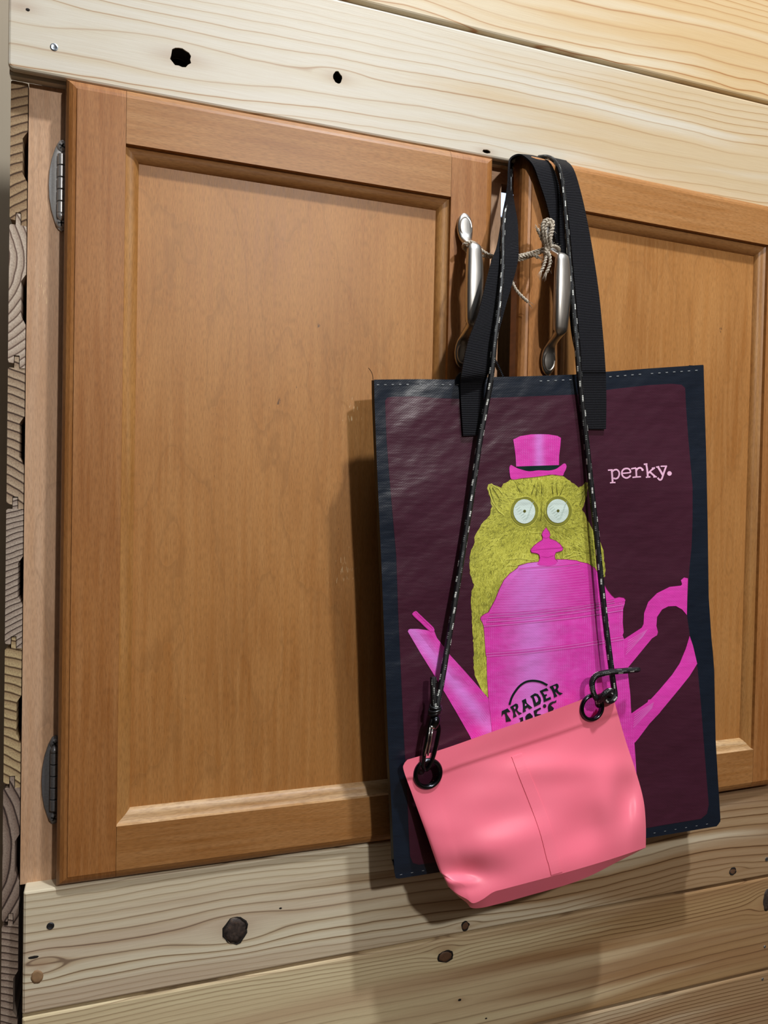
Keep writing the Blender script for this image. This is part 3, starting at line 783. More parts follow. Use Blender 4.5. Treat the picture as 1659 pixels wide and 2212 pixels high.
FUR = s1([(275, 700), (285, 655), (320, 648), (380, 672), (422, 694), (450, 650), (530, 605), (640, 575), (800, 565), (1000, 545), (1110, 560), (1180, 600), (1240, 650), (1290, 690), (1330, 668), (1375, 632), (1395, 642), (1398, 720), (1380, 800), (1350, 890), (1335, 940),
          (1370, 1000), (1400, 1060), (1425, 1115), (1455, 1170), (1480, 1240), (1540, 1300), (1565, 1370), (1580, 1450)]) + s2([(1262, 20), (1274, 100), (1272, 185), (1240, 230), (1100, 300), (900, 500), (600, 700), (300, 1000), (245, 1280), (219, 1270), (150, 1180), (112, 1090), (97, 1000), (95, 850), (90, 720), (82, 600), (80, 500), (72, 400), (76, 320), (100, 262), (72, 195), (62, 130)]) + \
      s1([(78, 1590), (75, 1540), (85, 1420), (125, 1330), (130, 1250), (160, 1180), (220, 1080), (300, 1005), (312, 935), (325, 900), (300, 800)])
rf = random.Random(3)
FURJ = []
for a, b in zip(FUR, FUR[1:] + FUR[:1]):
    n = max(1, int((Vector(b) - Vector(a)).length / 5))
    for k in range(n):
        q = Vector(a).lerp(Vector(b), k / n); FURJ.append((q.x + rf.uniform(-1.2, 1.2), q.y + rf.uniform(-1.0, 1.0)))
fur = Print().poly(FURJ, 2).build('animal_print', m_fur, front, label='lime green wide-eyed tarsier drawing')
# fur strokes
def inside(p, poly):
    c = False; j = len(poly) - 1
    for i in range(len(poly)):
        if (poly[i][1] > p[1]) != (poly[j][1] > p[1]) and p[0] < (poly[j][0] - poly[i][0]) * (p[1] - poly[i][1]) / (poly[j][1] - poly[i][1]) + poly[i][0]: c = not c
        j = i
    return c
gd, gl = Print(), Print()
EYES = [(1000 + 688 / 5.184, 920 + 957 / 5.184), (1000 + 1063 / 5.184, 920 + 953 / 5.184)]
for k in range(2600):
    p = Vector((rf.uniform(1015, 1305), rf.uniform(1028, 1440)))
    if not inside(p, FUR) or min((p - Vector(e)).length for e in EYES) < 31: continue
    d = (p - Vector((1170, 1130))); d.normalize(); d = (d + Vector((rf.uniform(-.5, .5), rf.uniform(-.2, .7)))).normalized()
    if p.y > 1230: d = Vector((rf.uniform(-.5, .2), 1)).normalized()
    L = rf.uniform(5, 11); q = p + d * L; m = p + d * L * .5 + Vector((-d.y, d.x)) * rf.uniform(-1, 1)
    if not inside(q, FUR): continue
    (gd if rf.random() < 0.5 else gl).stroke([tuple(p), tuple(m), tuple(q)], rf.uniform(0.9, 1.6), 3, True)
o = gd.build('fur_stroke_dark', m_olive, front); o['kind'] = 'stuff'
o = gl.build('fur_stroke_light', m_line, front); o['kind'] = 'stuff'
g = Print()
for e in EYES:
    g.disc(e, 29.5, 32, 4)
for L in ([(1000, 1000)],): pass
g.build('eye_socket_print', m_olive, front)
g = Print()
for e in EYES:
    for rr in (1.26,):
        pts = [(e[0] + 24.5 * rr * math.cos(a * math.pi / 18), e[1] + 27 * rr * math.sin(a * math.pi / 18)) for a in range(-3, 16)]
        g.stroke(pts, 0.8, 5)
g.stroke(s1([(290, 700), (300, 760), (330, 850), (400, 950), (460, 1000)]), 1.6, 5)
g.stroke(s1([(320, 655), (400, 700), (450, 770)]), 1.4, 5)
g.stroke(s1([(740, 1185), (800, 1195), (880, 1190)]), 1.2, 5)
for L in ([(500, 800), (600, 810), (700, 790), (760, 800)], [(930, 870), (920, 930), (925, 990)], [(830, 870), (850, 940), (840, 1010)], [(450, 1560), (480, 1500), (560, 1490), (640, 1480), (760, 1500), (830, 1490)],
          [(470, 1620), (500, 1560), (600, 1560), (700, 1520)], [(1120, 1480), (1150, 1450), (1200, 1440), (1240, 1410), (1320, 1420)], [(1150, 1490), (1220, 1460), (1330, 1440)]):
    g.stroke([tuple(q) for q in spline(s1(L), 4)], 1.5, 5)
g.build('face_line_print', m_line, front)['kind'] = 'stuff'
g = Print()
for L in ([(770, 770), (790, 700), (815, 620)], [(820, 780), (825, 720), (840, 640)], [(1010, 760), (1000, 690), (1005, 620)], [(1060, 770), (1050, 690), (1040, 620)], [(1090, 770), (1120, 700), (1150, 660)], [(640, 740), (610, 680), (600, 640)],
          [(880, 760), (885, 680), (870, 620)], [(870, 1060), (880, 960), (880, 800)], [(300, 690), (330, 800), (380, 900)], [(330, 690), (400, 800), (430, 880)], [(1330, 760), (1370, 700), (1385, 660)], [(1310, 880), (1345, 800), (1380, 740)]):
    g.stroke([tuple(q) for q in spline(s1(L), 4)], 1.4, 5, True)
g.build('brow_line_print', m_drk, front)['kind'] = 'stuff'
for k, e in enumerate(EYES):
    Print().disc(e, 23.6, 26.4 - 0.5 * k, 6).build('eye_print', m_eye, front)
for e in EYES: Print().disc((e[0] + 0.6, e[1] - 0.4), 3.1, 3.3, 7, 10).build('pupil_print', m_drk, front)
g = Print()
for e in EYES:
    for k in range(7):
        a = -0.9 + k * 0.3
        g.stroke([(e[0] - 20 + k * 3, e[1] - 8 + k * 4.5), (e[0] - 12 + k * 3, e[1] - 14 + k * 4.5)], 0.9, 7)
        g.stroke([(e[0] + 2 + k * 2.2, e[1] + 20 - k * 5.5), (e[0] + 9 + k * 1.8, e[1] + 12 - k * 5.5)], 0.8, 7)
g.build('eye_hatch_print', film_mat('print_eye_grey', lin(196, 216, 206)), front)
# hat
HAT = s1([(563, 152), (640, 115), (760, 95), (860, 92), (960, 95), (1060, 112), (1098, 135), (1090, 230), (1078, 330), (1075, 442), (960, 446), (800, 450), (597, 458), (590, 340), (578, 240)])
Print().poly(HAT, 3).build('hat_print', pot_mat('print_hat', 0.3645, 0.011, None, True), front)
Print().poly(s1([(598, 455), (800, 447), (1075, 439), (1078, 458), (1040, 480), (1000, 496), (900, 502), (760, 512), (700, 505), (640, 485)]), 4).build('hat_band_print', m_green, front)
BRIM = s1([(520, 470), (535, 440), (552, 443), (600, 470), (650, 487), (740, 508), (850, 497), (960, 500), (1040, 483), (1090, 450), (1135, 420), (1158, 440), (1155, 480), (1130, 530), (1112, 557), (1000, 545), (900, 558), (800, 572), (640, 588), (600, 598), (545, 597), (528, 560)])
Print().poly(smooth_closed(BRIM, 3), 5).build('hat_brim_print', m_han, front)
# spout, flap, handle
Print().poly(s3([(145, 445), (155, 418), (180, 405), (300, 405), (440, 425), (540, 440), (580, 540), (690, 680), (780, 800), (1000, 1040), (1340, 1430), (1460, 1500), (1460, 2150), (1130, 2150), (1075, 2010), (870, 1650), (700, 1360), (530, 1080), (330, 760)]), 3).build('spout_print', m_spout, front)
Print().poly(smooth_closed(s3([(210, 180), (260, 137), (300, 165), (420, 280), (525, 380), (540, 440), (470, 440), (330, 305), (250, 235)]), 2), 4).build('spout_flap_print', m_han, front)
HND = s8([(686, 182), (655, 175), (630, 197), (640, 228), (630, 240), (540, 250), (440, 300), (370, 370), (337, 460), (333, 545), (318, 575), (180, 665), (140, 700), (150, 900), (205, 897), (400, 660), (440, 635), (447, 610), (435, 560), (440, 490), (480, 430), (530, 405), (590, 402), (640, 430), (678, 475), (681, 330)])
Print().poly(HND, 3).build('handle_print', m_han, front)
HN2 = s8([(700, 640), (727, 720), (760, 862), (700, 960), (620, 1060), (475, 1235), (460, 1255), (380, 1340), (290, 1460), (262, 1492), (200, 1480), (200, 1275), (240, 1255), (365, 1168), (370, 1150), (390, 1145), (450, 1080), (560, 950), (620, 860), (670, 740)])
Print().poly(HN2, 3).build('handle_print', m_han, front)
# pot body, lid, knob
BODY = s2([(158, 570), (300, 548), (700, 510), (1100, 462), (1452, 405), (1450, 430), (1440, 460), (1435, 480), (1432, 600), (1440, 690), (1430, 715), (1445, 750), (1443, 900), (1465, 1000), (1480, 1070), (1500, 1250), (1510, 1450), (1535, 1659)]) + \
       [(1373, 1640), (1378, 1720), (1300, 1735), (1100, 1765), (1068, 1765), (1064, 1650), (1062, 1571)] + s2([(228, 1260), (217, 1100), (213, 905), (205, 890), (192, 700), (186, 630), (175, 600)])
Print().poly(BODY, 5).build('pot_print', m_pot, front, label='magenta engraved coffee pot drawing')
LID = s2([(158, 572), (165, 550), (190, 530), (230, 510), (290, 400), (330, 300), (370, 220), (420, 165), (490, 115), (500, 95), (580, 70), (680, 58), (845, 38), (930, 38), (1020, 48), (1050, 60), (1120, 75), (1180, 115), (1215, 170), (1250, 240), (1290, 310), (1330, 360), (1360, 385), (1400, 375), (1440, 382), (1455, 400), (1452, 412), (1100, 470), (700, 518), (300, 556)])
g = Print().stroke(LID[:-4], 2.4, 5.5); g.build('lid_outline_print', m_mago, front)
Print().poly(LID, 6).build('lid_print', m_lid, front)
KNOB = s1([(930, 1140), (965, 1190), (975, 1225), (965, 1240), (970, 1265), (1040, 1290), (1090, 1330), (1120, 1375), (1110, 1395), (1040, 1415), (1025, 1450), (1030, 1490), (1060, 1520), (1040, 1550), (960, 1568), (860, 1562), (830, 1545), (850, 1520), (865, 1480), (855, 1440), (830, 1425), (770, 1415), (762, 1390), (790, 1350), (840, 1310), (890, 1280), (898, 1245), (885, 1215), (900, 1180)])
g = Print().stroke(KNOB[-12:] + KNOB[:13], 2.2, 6.4); g.build('knob_outline_print', m_mago, front)
Print().poly(KNOB, 7).build('knob_print', m_han, front)
gd, gp = Print(), Print()
for L, w in (([(230, 548), (500, 530), (800, 500), (1100, 462), (1360, 412)], 5), ([(215, 585), (500, 565), (800, 530), (1100, 490), (1440, 432)], 5), ([(185, 625), (500, 600), (800, 570), (1100, 535), (1435, 480)], 6),
             ([(210, 893), (500, 872), (800, 838), (1100, 800), (1440, 742)], 5), ([(205, 870), (500, 848), (800, 815), (1100, 775), (1435, 718)], 4), ([(240, 522), (500, 505), (800, 478), (1100, 440), (1355, 392)], 4), ([(500, 118), (700, 100), (860, 92), (1050, 70)], 4)):
    gd.stroke([tuple(q) for q in spline(s2(L), 10)], w / 4.15, 8)
    gp.stroke([tuple(q) for q in spline(s2([(a, b + 9) for a, b in L]), 10)], w / 4.15, 8)
for k in range(34):
    y = 130 + k * 11.5; x0 = 480 - (k * 8.2 if k < 26 else 213 + (k - 26) * 4); x1 = 1080 + k * 6.5
    (gp if k % 2 else gd).stroke([tuple(q) for q in spline(s2([(x0 + 12, y + 14), ((x0 + x1) / 2, y), (x1 - 30, y - 34)]), 8)], 0.38, 7)
for L in ([(770, 1393), (900, 1378), (1110, 1362)], [(895, 1245), (930, 1255), (968, 1243)], [(880, 1460), (950, 1470), (1020, 1450)]):
    gd.stroke(s1(L), 1.2, 8)
for a, b in (((210, 180), (470, 430)), ((260, 150), (520, 400))): gd.stroke(s3([a, b]), 0.9, 5)
for k in range(8):
    o_ = k * 26
    gd.stroke(s3([(330 + o_ * .9, 470 + o_ * .1), (800 + o_, 1100 + o_ * .35), (1290 + o_ * .6, 1800 - o_ * 1.0)]), 0.4, 4)
for k in range(6): gp.stroke(s8([(190 + k * 4, 790 - k * 22), (330 + k * 7, 640 - k * 10)]), 0.9, 4)
for k in range(6): gp.stroke(s8([(250 + k * 2, 1370 - k * 20), (400 + k * 3, 1215 - k * 9)]), 0.9, 4)
o = gd.build('engraving_dark', m_magl, front); o['kind'] = 'stuff'
o = gp.build('engraving_pale', m_magp, front); o['kind'] = 'stuff'
# lettering
def perky():
    g = Print(); w = 1 / 9.217
    def st(L, wd): g.stroke([tuple(q) for q in spline(s4(L), 4)], wd * w, 3)
    st([(198, 325), (207, 450), (215, 575)], 36); st([(122, 330), (170, 326), (215, 322)], 28); st([(163, 580), (215, 576), (272, 573)], 26)
    st([(212, 350), (255, 322), (305, 322), (342, 365), (346, 420), (322, 475), (280, 498), (230, 488)], 32)
    st([(402, 392), (480, 386), (575, 376)], 26); st([(572, 376), (560, 325), (515, 296), (450, 303), (407, 345), (400, 402), (425, 455), (485, 484), (540, 466), (574, 432)], 33)
    st([(584, 303), (630, 292), (680, 284)], 28); st([(680, 284), (686, 380), (690, 468)], 34); st([(686, 335), (722, 292), (770, 282), (812, 312)], 34); st([(610, 473), (690, 464), (780, 458)], 28)
    st([(836, 215), (872, 208), (908, 208)], 30); st([(884, 205), (905, 330), (916, 465)], 36); st([(876, 472), (920, 466), (968, 462)], 26); st([(925, 390), (985, 330), (1055, 280)], 32); st([(995, 290), (1058, 278)], 24)
    st([(955, 362), (1010, 410), (1065, 458)], 36); st([(1025, 466), (1096, 460)], 24)
    st([(1080, 268), (1145, 256)], 26); st([(1120, 268), (1168, 345), (1215, 425)], 40); st([(1280, 255), (1245, 350), (1215, 440), (1190, 505), (1152, 522), (1112, 480)], 34); st([(1170, 252), (1298, 248)], 26)
    g.disc(s4([(810, 322)])[0], 2.6, 2.6, 3, 10); g.disc(s4([(1347, 394)])[0], 5.0, 5.0, 3, 14)
    g.build('lettering', m_pink, front, label='small pale pink typewriter lettering')
perky()
g = Print()
for L in ([(222, 700), (290, 670), (335, 645), (395, 715), (320, 730), (330, 770), (405, 880), (405, 900), (305, 920), (300, 850), (285, 760), (250, 760), (220, 815)],
          [(385, 620), (500, 550), (540, 565), (552, 620), (530, 680), (560, 715), (628, 745), (565, 780), (520, 720), (495, 690), (490, 740), (522, 805), (448, 840), (450, 740), (430, 680)],
          [(620, 490), (700, 450), (720, 540), (835, 635), (775, 665), (735, 630), (690, 660), (705, 705), (640, 735), (645, 620), (640, 540)],
          [(785, 405), (880, 345), (940, 360), (990, 430), (1005, 490), (990, 560), (870, 620), (850, 530), (830, 450)],
          [(975, 300), (1110, 240), (1155, 290), (1110, 300), (1060, 310), (1040, 330), (1075, 375), (1110, 360), (1125, 385), (1095, 415), (1105, 455), (1190, 415), (1205, 465), (1060, 525), (1050, 440), (1020, 370)],
          [(1170, 215), (1320, 150), (1350, 180), (1355, 225), (1330, 270), (1360, 320), (1440, 350), (1380, 385), (1310, 330), (1295, 310), (1290, 340), (1330, 405), (1265, 435), (1250, 350), (1220, 280)],
          [(1140, 620), (1150, 575), (1180, 535), (1225, 512), (1275, 505), (1307, 478), (1306, 530), (1240, 552), (1200, 590), (1260, 640), (1240, 700), (1180, 730), (1150, 720)],
          [(855, 695), (990, 628), (1006, 660), (930, 705), (920, 760), (1000, 760), (1010, 800), (890, 850), (870, 760)],
          [(690, 810), (720, 768), (770, 738), (790, 745), (840, 800), (830, 880), (760, 920), (700, 880)],
          [(560, 850), (640, 815), (650, 900), (600, 980), (540, 960), (590, 930), (595, 870)]):
    g.poly(s7(L), 8)
g.disc(s7([(1075, 600)])[0], 3.6, 4.2, 8, 12)
g.stroke([tuple(q) for q in spline(s7([(375, 575), (420, 430), (490, 310), (580, 200), (690, 125), (800, 98), (900, 100), (1010, 125), (1130, 185)]), 5)], 4.6, 8)
g.build('lettering', m_ink, front, label='dark green wavy lettering under an arc')
g = Print()
for L in ([(455, 625), (490, 605), (497, 640), (480, 668)], [(682, 550), (720, 578), (683, 602)], [(860, 410), (905, 400), (940, 450), (945, 500), (905, 535), (885, 480)], [(1245, 210), (1290, 200), (1300, 240), (1275, 272)]):
    g.poly(s7(L), 9)
g.build('lettering_counter', m_pot, front)

# straps
t = NT('nylon_webbing'); u, v = t.uv()
rib = t.ma('SINE', t.ma('MULTIPLY', u, 2 * math.pi / 0.00155))
yarn = t.ma('SINE', t.ma('MULTIPLY', v, 2 * math.pi * 22))
wn = t.noise(t.vec(t.ma('MULTIPLY', u, 300.0), t.ma('MULTIPLY', v, 20.0), 0), 1.0, 2.0)
h = t.ma('ADD', rib, t.ma('MULTIPLY', yarn, 0.25))
wc = t.mix(t.rng(t.ma('ADD', h, wn), -0.8, 1.6), lin(5, 5, 7), lin(27, 27, 34))
m_web = t.out(wc, 0.65, t.bump(h, 0.6, 0.0006), None, 0.15)
def rib_obj(name, L, R, parent, per=8, th=0.0014):
    g = G(); g.ribbon(spline([at(*p) for p in L], per), spline([at(*p) for p in R], per), th)
    return g.build(name, m_web, parent, smooth=True, autosmooth=0.7)
yb = lambda px, py, l: (px, py, bag_y(px, py) - l)
LA = [yb(1000, 941, .0022), yb(996, 880, .0024), yb(994, 832, .0026), (996, 810, -.0720), (1009, 744, -.0735), (1033, 675, -.0720), (1060, 570, -.0650), (1073, 533, -.0600), (1081, 490, -.0540), (1090, 445, -.0470), (1097, 400, -.0420), (1099, 360, -.0390),
      (1103, 342, -.0350), (1121, 334, -.0330), (1140, 345, -.0360), (1153, 362, -.0390), (1165, 395, -.0400), (1177, 430, -.0405), (1187, 468, -.0410), (1200, 520, -.0420), (1219, 580, -.0450), (1228, 645, -.0490), (1235, 720, -.0530), (1250, 790, -.0560), (1258, 830, -.0500)]
RA = [yb(1043, 939, .0022), yb(1044, 880, .0024), yb(1046, 832, .0026), (1056, 800, -.0700), (1072, 735, -.0690), (1092, 660, -.0670), (1117, 570, -.0620), (1119, 520, -.0560), (1117, 478, -.0480), (1111, 445, -.0380), (1105, 405, -.0220), (1102, 362, -.0100),
      (1109, 344, -.0060), (1140, 336, -.0100), (1170, 343, -.0200), (1190, 356, -.0340), (1204, 390, -.0400), (1213, 430, -.0410), (1220, 470, -.0415), (1232, 520, -.0425), (1252, 580, -.0450), (1268, 645, -.0490), (1280, 720, -.0520), (1292, 790, -.0540), (1300, 830, -.0480)]
strapA = rib_obj('strap', LA, RA, bag)
LB = [yb(1258, 926, .0022), yb(1257, 870, .0024), yb(1256, 815, .0030), (1256, 795, -.0680), (1252, 740, -.0660), (1243, 640, -.0600), (1234, 540, -.0530), (1226, 460, -.0490), (1217, 395, -.0460), (1208, 358, -.0400), (1196, 345, -.0200), (1188, 348, -.0050), (1170, 420, .0010), (1120, 480, .0035)]
RB = [yb(1308, 927, .0022), yb(1309, 870, .0024), yb(1308, 815, .0030), (1307, 795, -.0670), (1303, 740, -.0640), (1293, 635, -.0570), (1279, 540, -.0500), (1263, 455, -.0450), (1249, 398, -.0420), (1238, 366, -.0390), (1226, 352, -.0200), (1218, 356, -.0050), (1200, 440, .0010), (1130, 520, .0035)]
strapB = rib_obj('strap', LB, RB, bag)
# rear handle legs, seen edge-on above the bag's rim
LC = [(1062, 560, -.030), (1050, 640, -.034), (1036, 720, -.038), (1028, 775, -.041), (1000, 800, -.043), (984, 818, -.044), (978, 860, -.044)]
RC = [(1078, 530, -.028), (1072, 620, -.030), (1062, 710, -.032), (1058, 770, -.034), (1040, 796, -.036), (1016, 822, -.038), (1010, 860, -.040)]
rib_obj('strap', LC, RC, bag)
rib_obj('strap', [(1066, 770, -.040), (1079, 795, -.042), (1092, 825, -.044)], [(1062, 776, -.030), (1075, 800, -.034), (1086, 827, -.038)], bag)
# loose thread at the top corner
g = G(); g.tube(spline([at(806, 822, BAGY + 0.006), at(804, 808, BAGY + 0.004), at(800, 800, BAGY + 0.002), at(796, 795, BAGY)], 5), 0.00025, 5); g.build('loose_thread', plain('black_thread', lin(14, 12, 12), 0.7), bag)

# ------------------------------------------------------------------ coral pouch on its cord
pp = at(1180, 1940, -0.085)
pouch = empty('pouch', pp, label='coral pink vinyl pouch hanging tilted in front of the tote bag', cat='pouch')
t = NT('coral_vinyl'); x_, y_, z_ = t.pos()
wv = t.ma('MULTIPLY', t.ma('SINE', t.ma('MULTIPLY', t.ma('ADD', x_, t.ma('MULTIPLY', z_, 0.35)), 3800.0)), t.ma('SINE', t.ma('MULTIPLY', t.ma('SUBTRACT', z_, t.ma('MULTIPLY', x_, 0.35)), 3800.0)))
pn = t.noise(t.vec(x_, y_, z_), 18.0, 3.0)
m_cor = t.out(t.mix(pn, lin(255, 116, 142), lin(255, 132, 154)), 0.36, t.bump(t.ma('ADD', t.ma('MULTIPLY', wv, 0.05), t.ma('MULTIPLY', pn, 2.5)), 0.22, 0.0008), None, 0.45)
top = [(880, 1641), (960, 1617), (1060, 1582), (1180, 1540), (1260, 1510), (1312, 1493)]
left = [(880, 1641), (873, 1650), (872, 1664), (890, 1715), (920, 1798), (948, 1878), (956, 1890), (968, 1915)]
right = [(1312, 1493), (1323, 1503), (1329, 1522), (1350, 1595), (1374, 1668), (1390, 1728), (1395, 1780), (1395, 1831)]
botf = [(968, 1915), (988, 1931), (1008, 1942), (1022, 1951), (1042, 1943), (1066, 1927), (1094, 1919), (1214, 1887), (1310, 1859), (1395, 1831)]
botb = [(968, 1915), (990, 1936), (1008, 1950), (1018, 1961), (1040, 1961), (1075, 1953), (1130, 1938), (1251, 1902), (1341, 1858), (1395, 1831)]
def curve(L):
    P = spline(L, 10); d = [0.0]
    for a, b in zip(P, P[1:]): d.append(d[-1] + (b - a).length)
    def f(t):
        s = t * d[-1]; i = 0
        while i < len(d) - 2 and d[i + 1] < s: i += 1
        k = (s - d[i]) / max(1e-9, d[i + 1] - d[i]); return P[i].lerp(P[i + 1], min(1, max(0, k)))
    return f
def coons(bot):
    T, B, L, R_ = curve(top), curve(bot), curve(left), curve(right)
    c00, c10, c01, c11 = Vector(top[0]), Vector(top[-1]), Vector(bot[0]), Vector(bot[-1])
    return lambda u, v: T(u) * (1 - v) + B(u) * v + L(v) * (1 - u) + R_(v) * u - (c00 * (1 - u) * (1 - v) + c10 * u * (1 - v) + c01 * (1 - u) * v + c11 * u * v)
GROM = [(924, 1671), (1278, 1528)]
cf, cb = coons(botf), coons(botb)
def sst(a, b, x): t = min(1, max(0, (x - a) / (b - a))); return t * t * (3 - 2 * t)
def front_y(u, v, px, py):
    y = -0.0690 - 0.020 * sst(0.10, 0.75, v) * (0.30 + 0.70 * math.sin(math.pi * min(1, max(0, u))) ** 0.6) - 0.007 * sst(0.55, 1.0, v)
    y -= 0.0012 * (1 - sst(0.150, 0.163, v))
    y -= 0.0005 * math.exp(-((v - 0.165) / 0.012) ** 2) * 0
    b = lambda cx, cy, rx, ry, a: 1.5 * a * math.exp(-((px - cx) / rx) ** 2 - ((py - cy) / ry) ** 2)
    y += b(1010, 1885, 70, 35, .0050) - b(985, 1905, 40, 12, .0020)
    y += b(1260, 1790, 60, 60, .0030) - b(1310, 1730, 30, 70, .0028) + b(1350, 1720, 22, 60, .0030) - b(1380, 1770, 16, 60, .0020)
    y += b(1090, 1760, 120, 40, .0016) - b(1200, 1660, 160, 28, .0016)
    y += 0.0004 * math.sin(px * .03 + py * .05)
    return y
NU, NV = 132, 96
def grid(fn):
    vs = [fn(i / NU, j / NV) for j in range(NV + 1) for i in range(NU + 1)]
    return vs
hole_w = [at(gx, gy, -0.0700) for gx, gy in GROM]
RO = [0.0136, 0.0131]; RI = [0.0097, 0.0095]
def sheet(name, fn):
    vs = grid(fn); fs = []
    for j in range(NV):
        for i in range(NU):
            q = (j * (NU + 1) + i, j * (NU + 1) + i + 1, (j + 1) * (NU + 1) + i + 1, (j + 1) * (NU + 1) + i)
            c = (vs[q[0]] + vs[q[2]]) / 2
            if any(math.hypot(c.x - h.x, c.z - h.z) < r + 0.0012 for h, r in zip(hole_w, RI)): continue
            fs.append(q)
    used = sorted({i for f in fs for i in f}); ix = {a: b for b, a in enumerate(used)}
    return mk(name, [vs[i] for i in used], [tuple(ix[i] for i in f) for f in fs], m_cor, pouch, smooth=True)
def ff(u, v): p = cf(u, v); return at(p.x, p.y, front_y(u, v, p.x, p.y))
def fb(u, v): p = cb(u, v); return at(p.x, p.y, -0.0672 - 0.004 * sst(0.2, 1, v))
body = sheet('front_wall', ff)
sheet('back_wall', fb)
g = G()
A = [ff(i / NU, 1.0) for i in range(NU + 1)]; B = [fb(i / NU, 1.0) for i in range(NU + 1)]
Mi = []
for i, (a, b) in enumerate(zip(A, B)):
    u = i / NU; q1 = cb(u, 1.0); yy = a.y * 0.72 + b.y * 0.28
    Mi.append(at(q1.x, q1.y, yy))
g.strip(A, Mi); g.strip(Mi, B); g.build('bottom_wall', m_cor, pouch, smooth=True)
for side_u in (0.0, 1.0):
    g = G(); g.strip([ff(side_u, j / NV) for j in range(NV + 1)], [fb(side_u, j / NV) for j in range(NV + 1)]); g.build('side_edge', m_cor, pouch, smooth=True)
g = G(); g.strip([ff(i / NU, 0) for i in range(NU + 1)], [fb(i / NU, 0) for i in range(NU + 1)]); g.build('top_edge', m_cor, pouch, smooth=True)
# welded centre strip from the hem to the bottom fold
def near_uv(px, py):
    return min(((cf(i / 80, j / 80) - Vector((px, py))).length, i / 80, j / 80) for i in range(81) for j in range(81))[1:]
(ua, va), (ub, vb) = near_uv(1113, 1630), near_uv(1203, 1886)
rows = []
for k in range(41):
    f = k / 40; u, v = ua + (ub - ua) * f, va + (min(vb, 0.995) - va) * f; hw = 0.026 + 0.004 * f
    rows.append([ff(u + sx * hw, v) + Vector((0, -l, 0)) for sx, l in ((-1.0, -0.0003), (-0.94, 0.0007), (0, 0.0007), (0.94, 0.0005), (1.0, -0.0003))])
g = G()
for r0, r1 in zip(rows, rows[1:]): g.strip(r0, r1)
g.strip([p + Vector((0, 0.0012, 0)) for p in rows[0]], rows[0])
g.build('seam_strip', m_cor, pouch, smooth=True, autosmooth=0.6)
# eyelets
blk = plain('black_nickel', lin(66, 68, 74), 0.2, 1.0, noise_amt=0.1)
for k, (h, ro, ri) in enumerate(zip(hole_w, RO, RI)):
    prof = [(ri, 0.0025), (ri, -0.0006), (ri + 0.0004, -0.0014), (ri + 0.0014, -0.0019), ((ro + ri) / 2 + 0.0004, -0.0019), (ro - 0.0007, -0.0012), (ro, -0.0002), (ro, 0.0006)]
    n = 48; g = G(); yc = h.y - 0.0008 + (0.0 if k == 0 else -0.0002)
    tl = -0.10
    vs = [(h.x + r * math.cos(2 * math.pi * i / n), yc + y, h.z + r * math.sin(2 * math.pi * i / n)) for r, y in prof for i in range(n)]
    g.add(vs, [(j * n + i, j * n + (i + 1) % n, (j + 1) * n + (i + 1) % n, (j + 1) * n + i) for j in range(len(prof) - 1) for i in range(n)])
    g.build('grommet', blk, pouch, smooth=True, recalc=True, autosmooth=0.8)
# braided cord
t = NT('braided_cord'); u, v = t.uv()
v4 = t.ma('ADD', t.ma('MULTIPLY', v, 4.0), t.ma('MULTIPLY', u, 22.0))
lane = t.ma('FLOOR', v4)
seg = t.ma('FRACT', t.ma('ADD', t.ma('MULTIPLY', u, 1 / 0.0135), t.ma('MULTIPLY', lane, 0.37)))
dot = t.ma('SINE', t.ma('MULTIPLY', u, 2 * math.pi / 0.00165))
band = t.ma('LESS_THAN', t.ma('ABSOLUTE', t.ma('SUBTRACT', t.ma('FRACT', v4), t.ma('ADD', 0.30, t.ma('MULTIPLY', seg, 0.5)))), 0.18)
even = t.ma('LESS_THAN', t.ma('PINGPONG', lane, 1.0), 0.5)
fl = t.ma('MULTIPLY', t.ma('MULTIPLY', t.ma('LESS_THAN', seg, 0.40), t.ma('GREATER_THAN', dot, -0.75)), t.ma('MULTIPLY', band, even))
fl2 = t.ma('MULTIPLY', t.ma('MULTIPLY', t.ma('LESS_THAN', seg, 0.40), t.ma('GREATER_THAN', dot, 0.0)), t.ma('MULTIPLY', band, t.ma('SUBTRACT', 1.0, even)))
br = t.ma('MULTIPLY', t.ma('SINE', t.ma('ADD', t.ma('MULTIPLY', u, 2 * math.pi / 0.0022), t.ma('MULTIPLY', v, 2 * math.pi * 3))), t.ma('SINE', t.ma('SUBTRACT', t.ma('MULTIPLY', u, 2 * math.pi / 0.0022), t.ma('MULTIPLY', v, 2 * math.pi * 3))))
cc = t.mix(t.rng(br, -0.6, 1.0), lin(7, 7, 9), lin(26, 27, 30))
cc = t.mix(t.ma('MULTIPLY', fl2, 0.55), cc, lin(150, 156, 152)); cc = t.mix(fl, cc, lin(226, 228, 222))
m_cord = t.out(cc, 0.5, t.bump(br, 0.45, 0.0005), None, 0.4)
CR = 0.0022
def cord(pts, per=8, r=CR, u0=0.0):
    g = G(); P = spline([at(*p) for p in pts], per)
    rr = [0.0027 - 0.0007 * sst(0.40, 0.52, q.z) for q in P]; rr[-1] *= 0.8
    g.tube(P, rr, 12, True, u0); return g.build('shoulder_cord', m_cord, pouch, smooth=True)
